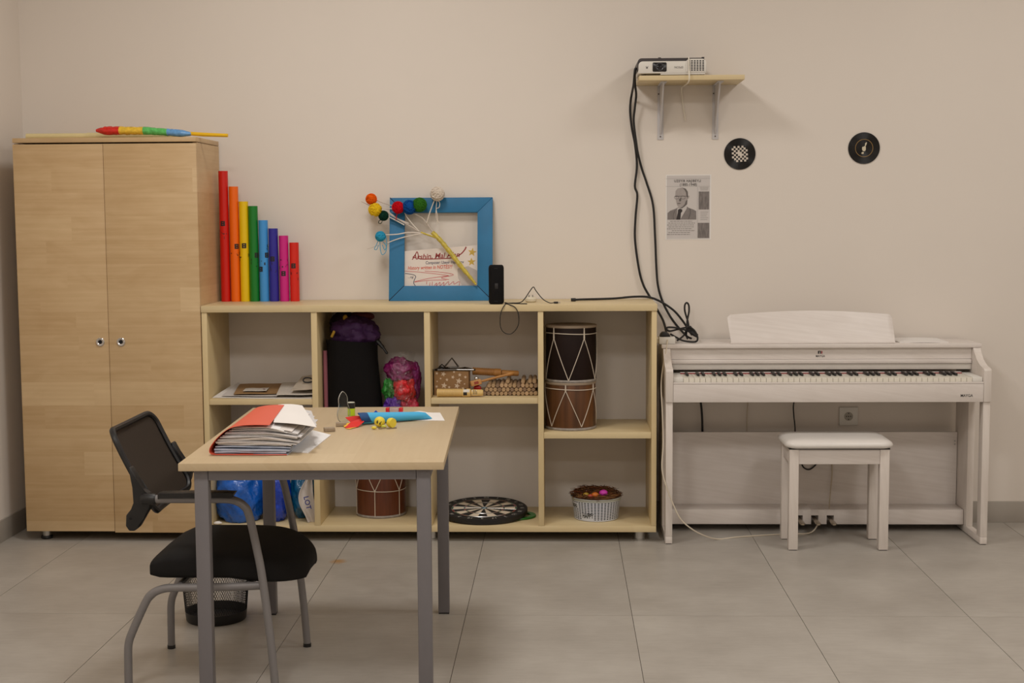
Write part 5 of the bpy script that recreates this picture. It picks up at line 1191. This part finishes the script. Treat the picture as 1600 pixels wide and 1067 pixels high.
# ------------------------------------------------------------------ chair
CA = radians(7.0)
t = thing('visitor_chair', 'black mesh back visitor chair with silver tube legs at the desk', 'chair', (-1.30, -2.2, 0))
OFF['visitor_chair'] = (0, 0, 0)
SIL = mat('silver_tube_paint', (128, 124, 123), .4, metal=.2)
for s in (-1, 1):
    Y = s * .26; tr = .0125
    P = spline([(.445, Y, .006), (.434, Y, .162), (.412, Y, .366), (.396, Y, .463), (.376, Y, .560), (.361, Y, .588), (.333, Y, .604), (.293, Y, .608), (.20, Y, .608), (.10, Y, .608)], 6)
    o = part('arm_leg_tube', MB().tube(P, tr, 12), SIL, t)
    part('foot_cap', MB().lathe([(.0135, 0), (.0135, .012)], (.445, Y, 0), 14), BLACK, o)
    Y2 = s * .234
    P = spline([(-.008, Y2, .006), (-.007, Y2, .10), (-.004, Y2, .160), (.012, Y2, .205), (.050, Y2, .285), (.070, Y2, .313), (.100, Y2, .328), (.14, Y2, .333), (.27, Y2, .335), (.418, Y2, .341)], 6)
    o = part('rear_leg_tube', MB().tube(P, tr, 12), SIL, t)
    part('foot_cap', MB().lathe([(.0135, 0), (.0135, .012)], (-.008, Y2, 0), 14), BLACK, o)
    b = MB(); rings = []
    for (x, zt_, hw) in ((.108, .6245, .012), (.118, .628, .019), (.20, .630, .022), (.30, .6305, .022), (.338, .629, .020)):
        xo = .010 if x > .33 else 0
        rings.append([(x - xo, Y - hw, zt_ - .015), (x - xo, Y + hw, zt_ - .015), (x, Y + hw, zt_), (x, Y + hw * .5, zt_ + .0025), (x, Y - hw * .5, zt_ + .0025), (x, Y - hw, zt_)])
    b.loft(rings); part('arm_pad', b, BLACK, t, 'black plastic arm pad')
    part('pivot_sleeve', MB().lathe([(.013, .055), (.0165, .062), (.0165, .094), (.0140, .100)], (0, Y, .608), 18, 'x'), BLACK, t)
    br = [(.014, .700), (.022, .700), (.040, .664), (.056, .632), (.074, .620), (.080, .600), (.074, .574), (.056, .545), (.041, .519), (.028, .508), (.012, .508), (.002, .523), (.004, .556), (.020, .574), (.032, .592), (.030, .640)]
    ya, yb = sorted((Y - s * .012, Y - s * .048))
    part('back_bracket', MB().prism(br, ya, yb, 'y', bev=.006), BLACK, t)
    part('pivot_hole', MB().lathe([(.004, min(ya, yb) - .0005), (.004, min(ya, yb) + .001)], (.018, 0, .546), 12, 'y'), mat('dark_hole', (12, 11, 11), .8), t)
part('cross_tube', MB().tube([(.15, -.2335, .333), (.15, .2335, .333)], .011, 10), SIL, t)
part('cross_tube', MB().tube([(.36, -.2335, .338), (.36, .2335, .338)], .011, 10), SIL, t)
b = MB(); rings = []
for i in range(25):
    u = i / 24; x = .064 + .453 * (1 - (1 - u) ** 1.35)
    if x < .36: hw = .228
    else: hw = .228 * math.sqrt(max(.0, 1 - ((x - .36) / .160) ** 2 * .93))
    if i == 0: hw *= .985
    f = max(0, (x - .30) / .217)
    zt_ = .430 - .004 * max(0, (.10 - x) / .036) - .048 * f ** 3; zb_ = .352 - .018 * f
    if i == 0: zt_, zb_ = .408, .362
    if i == 1: zt_, zb_ = .420, .354
    if i == 24: zt_, zb_ = .375, .350
    ring = []
    for k in range(32):
        a = 2 * pi * k / 32; cy = abs(cos(a)) ** .24 * (1 if cos(a) > 0 else -1); cz = abs(sin(a)) ** .42 * (1 if sin(a) > 0 else -1)
        m_ = (zb_ + zt_) / 2; droop = -.014 * f * abs(cy) ** 4
        ring.append((x, hw * cy, m_ + droop + (zt_ - zb_) / 2 * cz + (.006 * (1 - cy * cy) if cz > 0 else 0)))
    rings.append(ring)
b.loft(rings); part('seat', b, mat('black_seat_fabric', (27, 25, 24), .85, var=.1, scale=300, spec=.2), t, sharp=60)
BH = Matrix.Translation((.022, 0, .664)) @ Matrix.Rotation(-.48, 4, 'Y')
def bpnt(u, v, d=0.0): return BH @ Vector((-.026 * (1 - (u / .21) ** 2) + .05 * (v - .02) ** 2 / .15 + d, u, v))
def brr(hw, h0, h1, r, n=7):
    P = rrect(-hw, hw, h0, h1, r, n); Q = []
    for i, p in enumerate(P):
        q = P[(i + 1) % len(P)]; L = math.hypot(q[0] - p[0], q[1] - p[1]); m_ = max(1, int(L / .03))
        for k in range(m_): Q.append((p[0] + (q[0] - p[0]) * k / m_, p[1] + (q[1] - p[1]) * k / m_))
    return Q
ring = brr(.212, -.122, .156, .045)
part('back_frame', MB().tube([bpnt(u, v) for u, v in ring], .0095, 8, closed=True), BLACK, t)
MESHB = mat('mesh_back_fabric', (58, 49, 41), .85, var=.1, scale=250, spec=.2, alpha=.93)
part('mesh_panel', MB().grid(26, 16, lambda a, q: bpnt(-.204 + .408 * a, -.116 + .266 * q, -.002), .003), MESHB, t, 'dark brown mesh panel')

# ------------------------------------------------------------------ waste basket
t = thing('waste_basket', 'black wire mesh waste basket on the floor behind the chair', 'basket', (-1.242, -1.615, 0))
MW = mat('black_mesh_wire', (22, 21, 21), .4, metal=.3); cx_, cy_ = -1.242, -1.615
def wr(z): return .106 + .022 * z / .28
b = MB(); n = 84; NZ = 40
def wp(i, z): return Vector((cx_ + wr(z) * cos(2 * pi * i / n), cy_ + wr(z) * sin(2 * pi * i / n), z))
for s in (-1, 1):
    for i in range(n):
        pts = [wp(i + s * j * .55, .034 + (.262 - .034) * j / 24) for j in range(25)]
        b.tube(pts, .00075, 3, cap=False)
part('mesh_wall', b, MW, t, kind='stuff')
part('base_band', MB().lathe([(.104, .0), (.106, .003), (wr(.036) + .001, .036), (wr(.036) - .001, .036), (.1035, .004)], (cx_, cy_, 0), 48), BLACK, t, 'solid black base')
part('rim', MB().lathe([(wr(.262) - .001, .260), (wr(.262) + .003, .262), (wr(.27) + .003, .274), (wr(.27), .277), (wr(.27) - .002, .262)], (cx_, cy_, 0), 48, cap=False), BLACK, t)
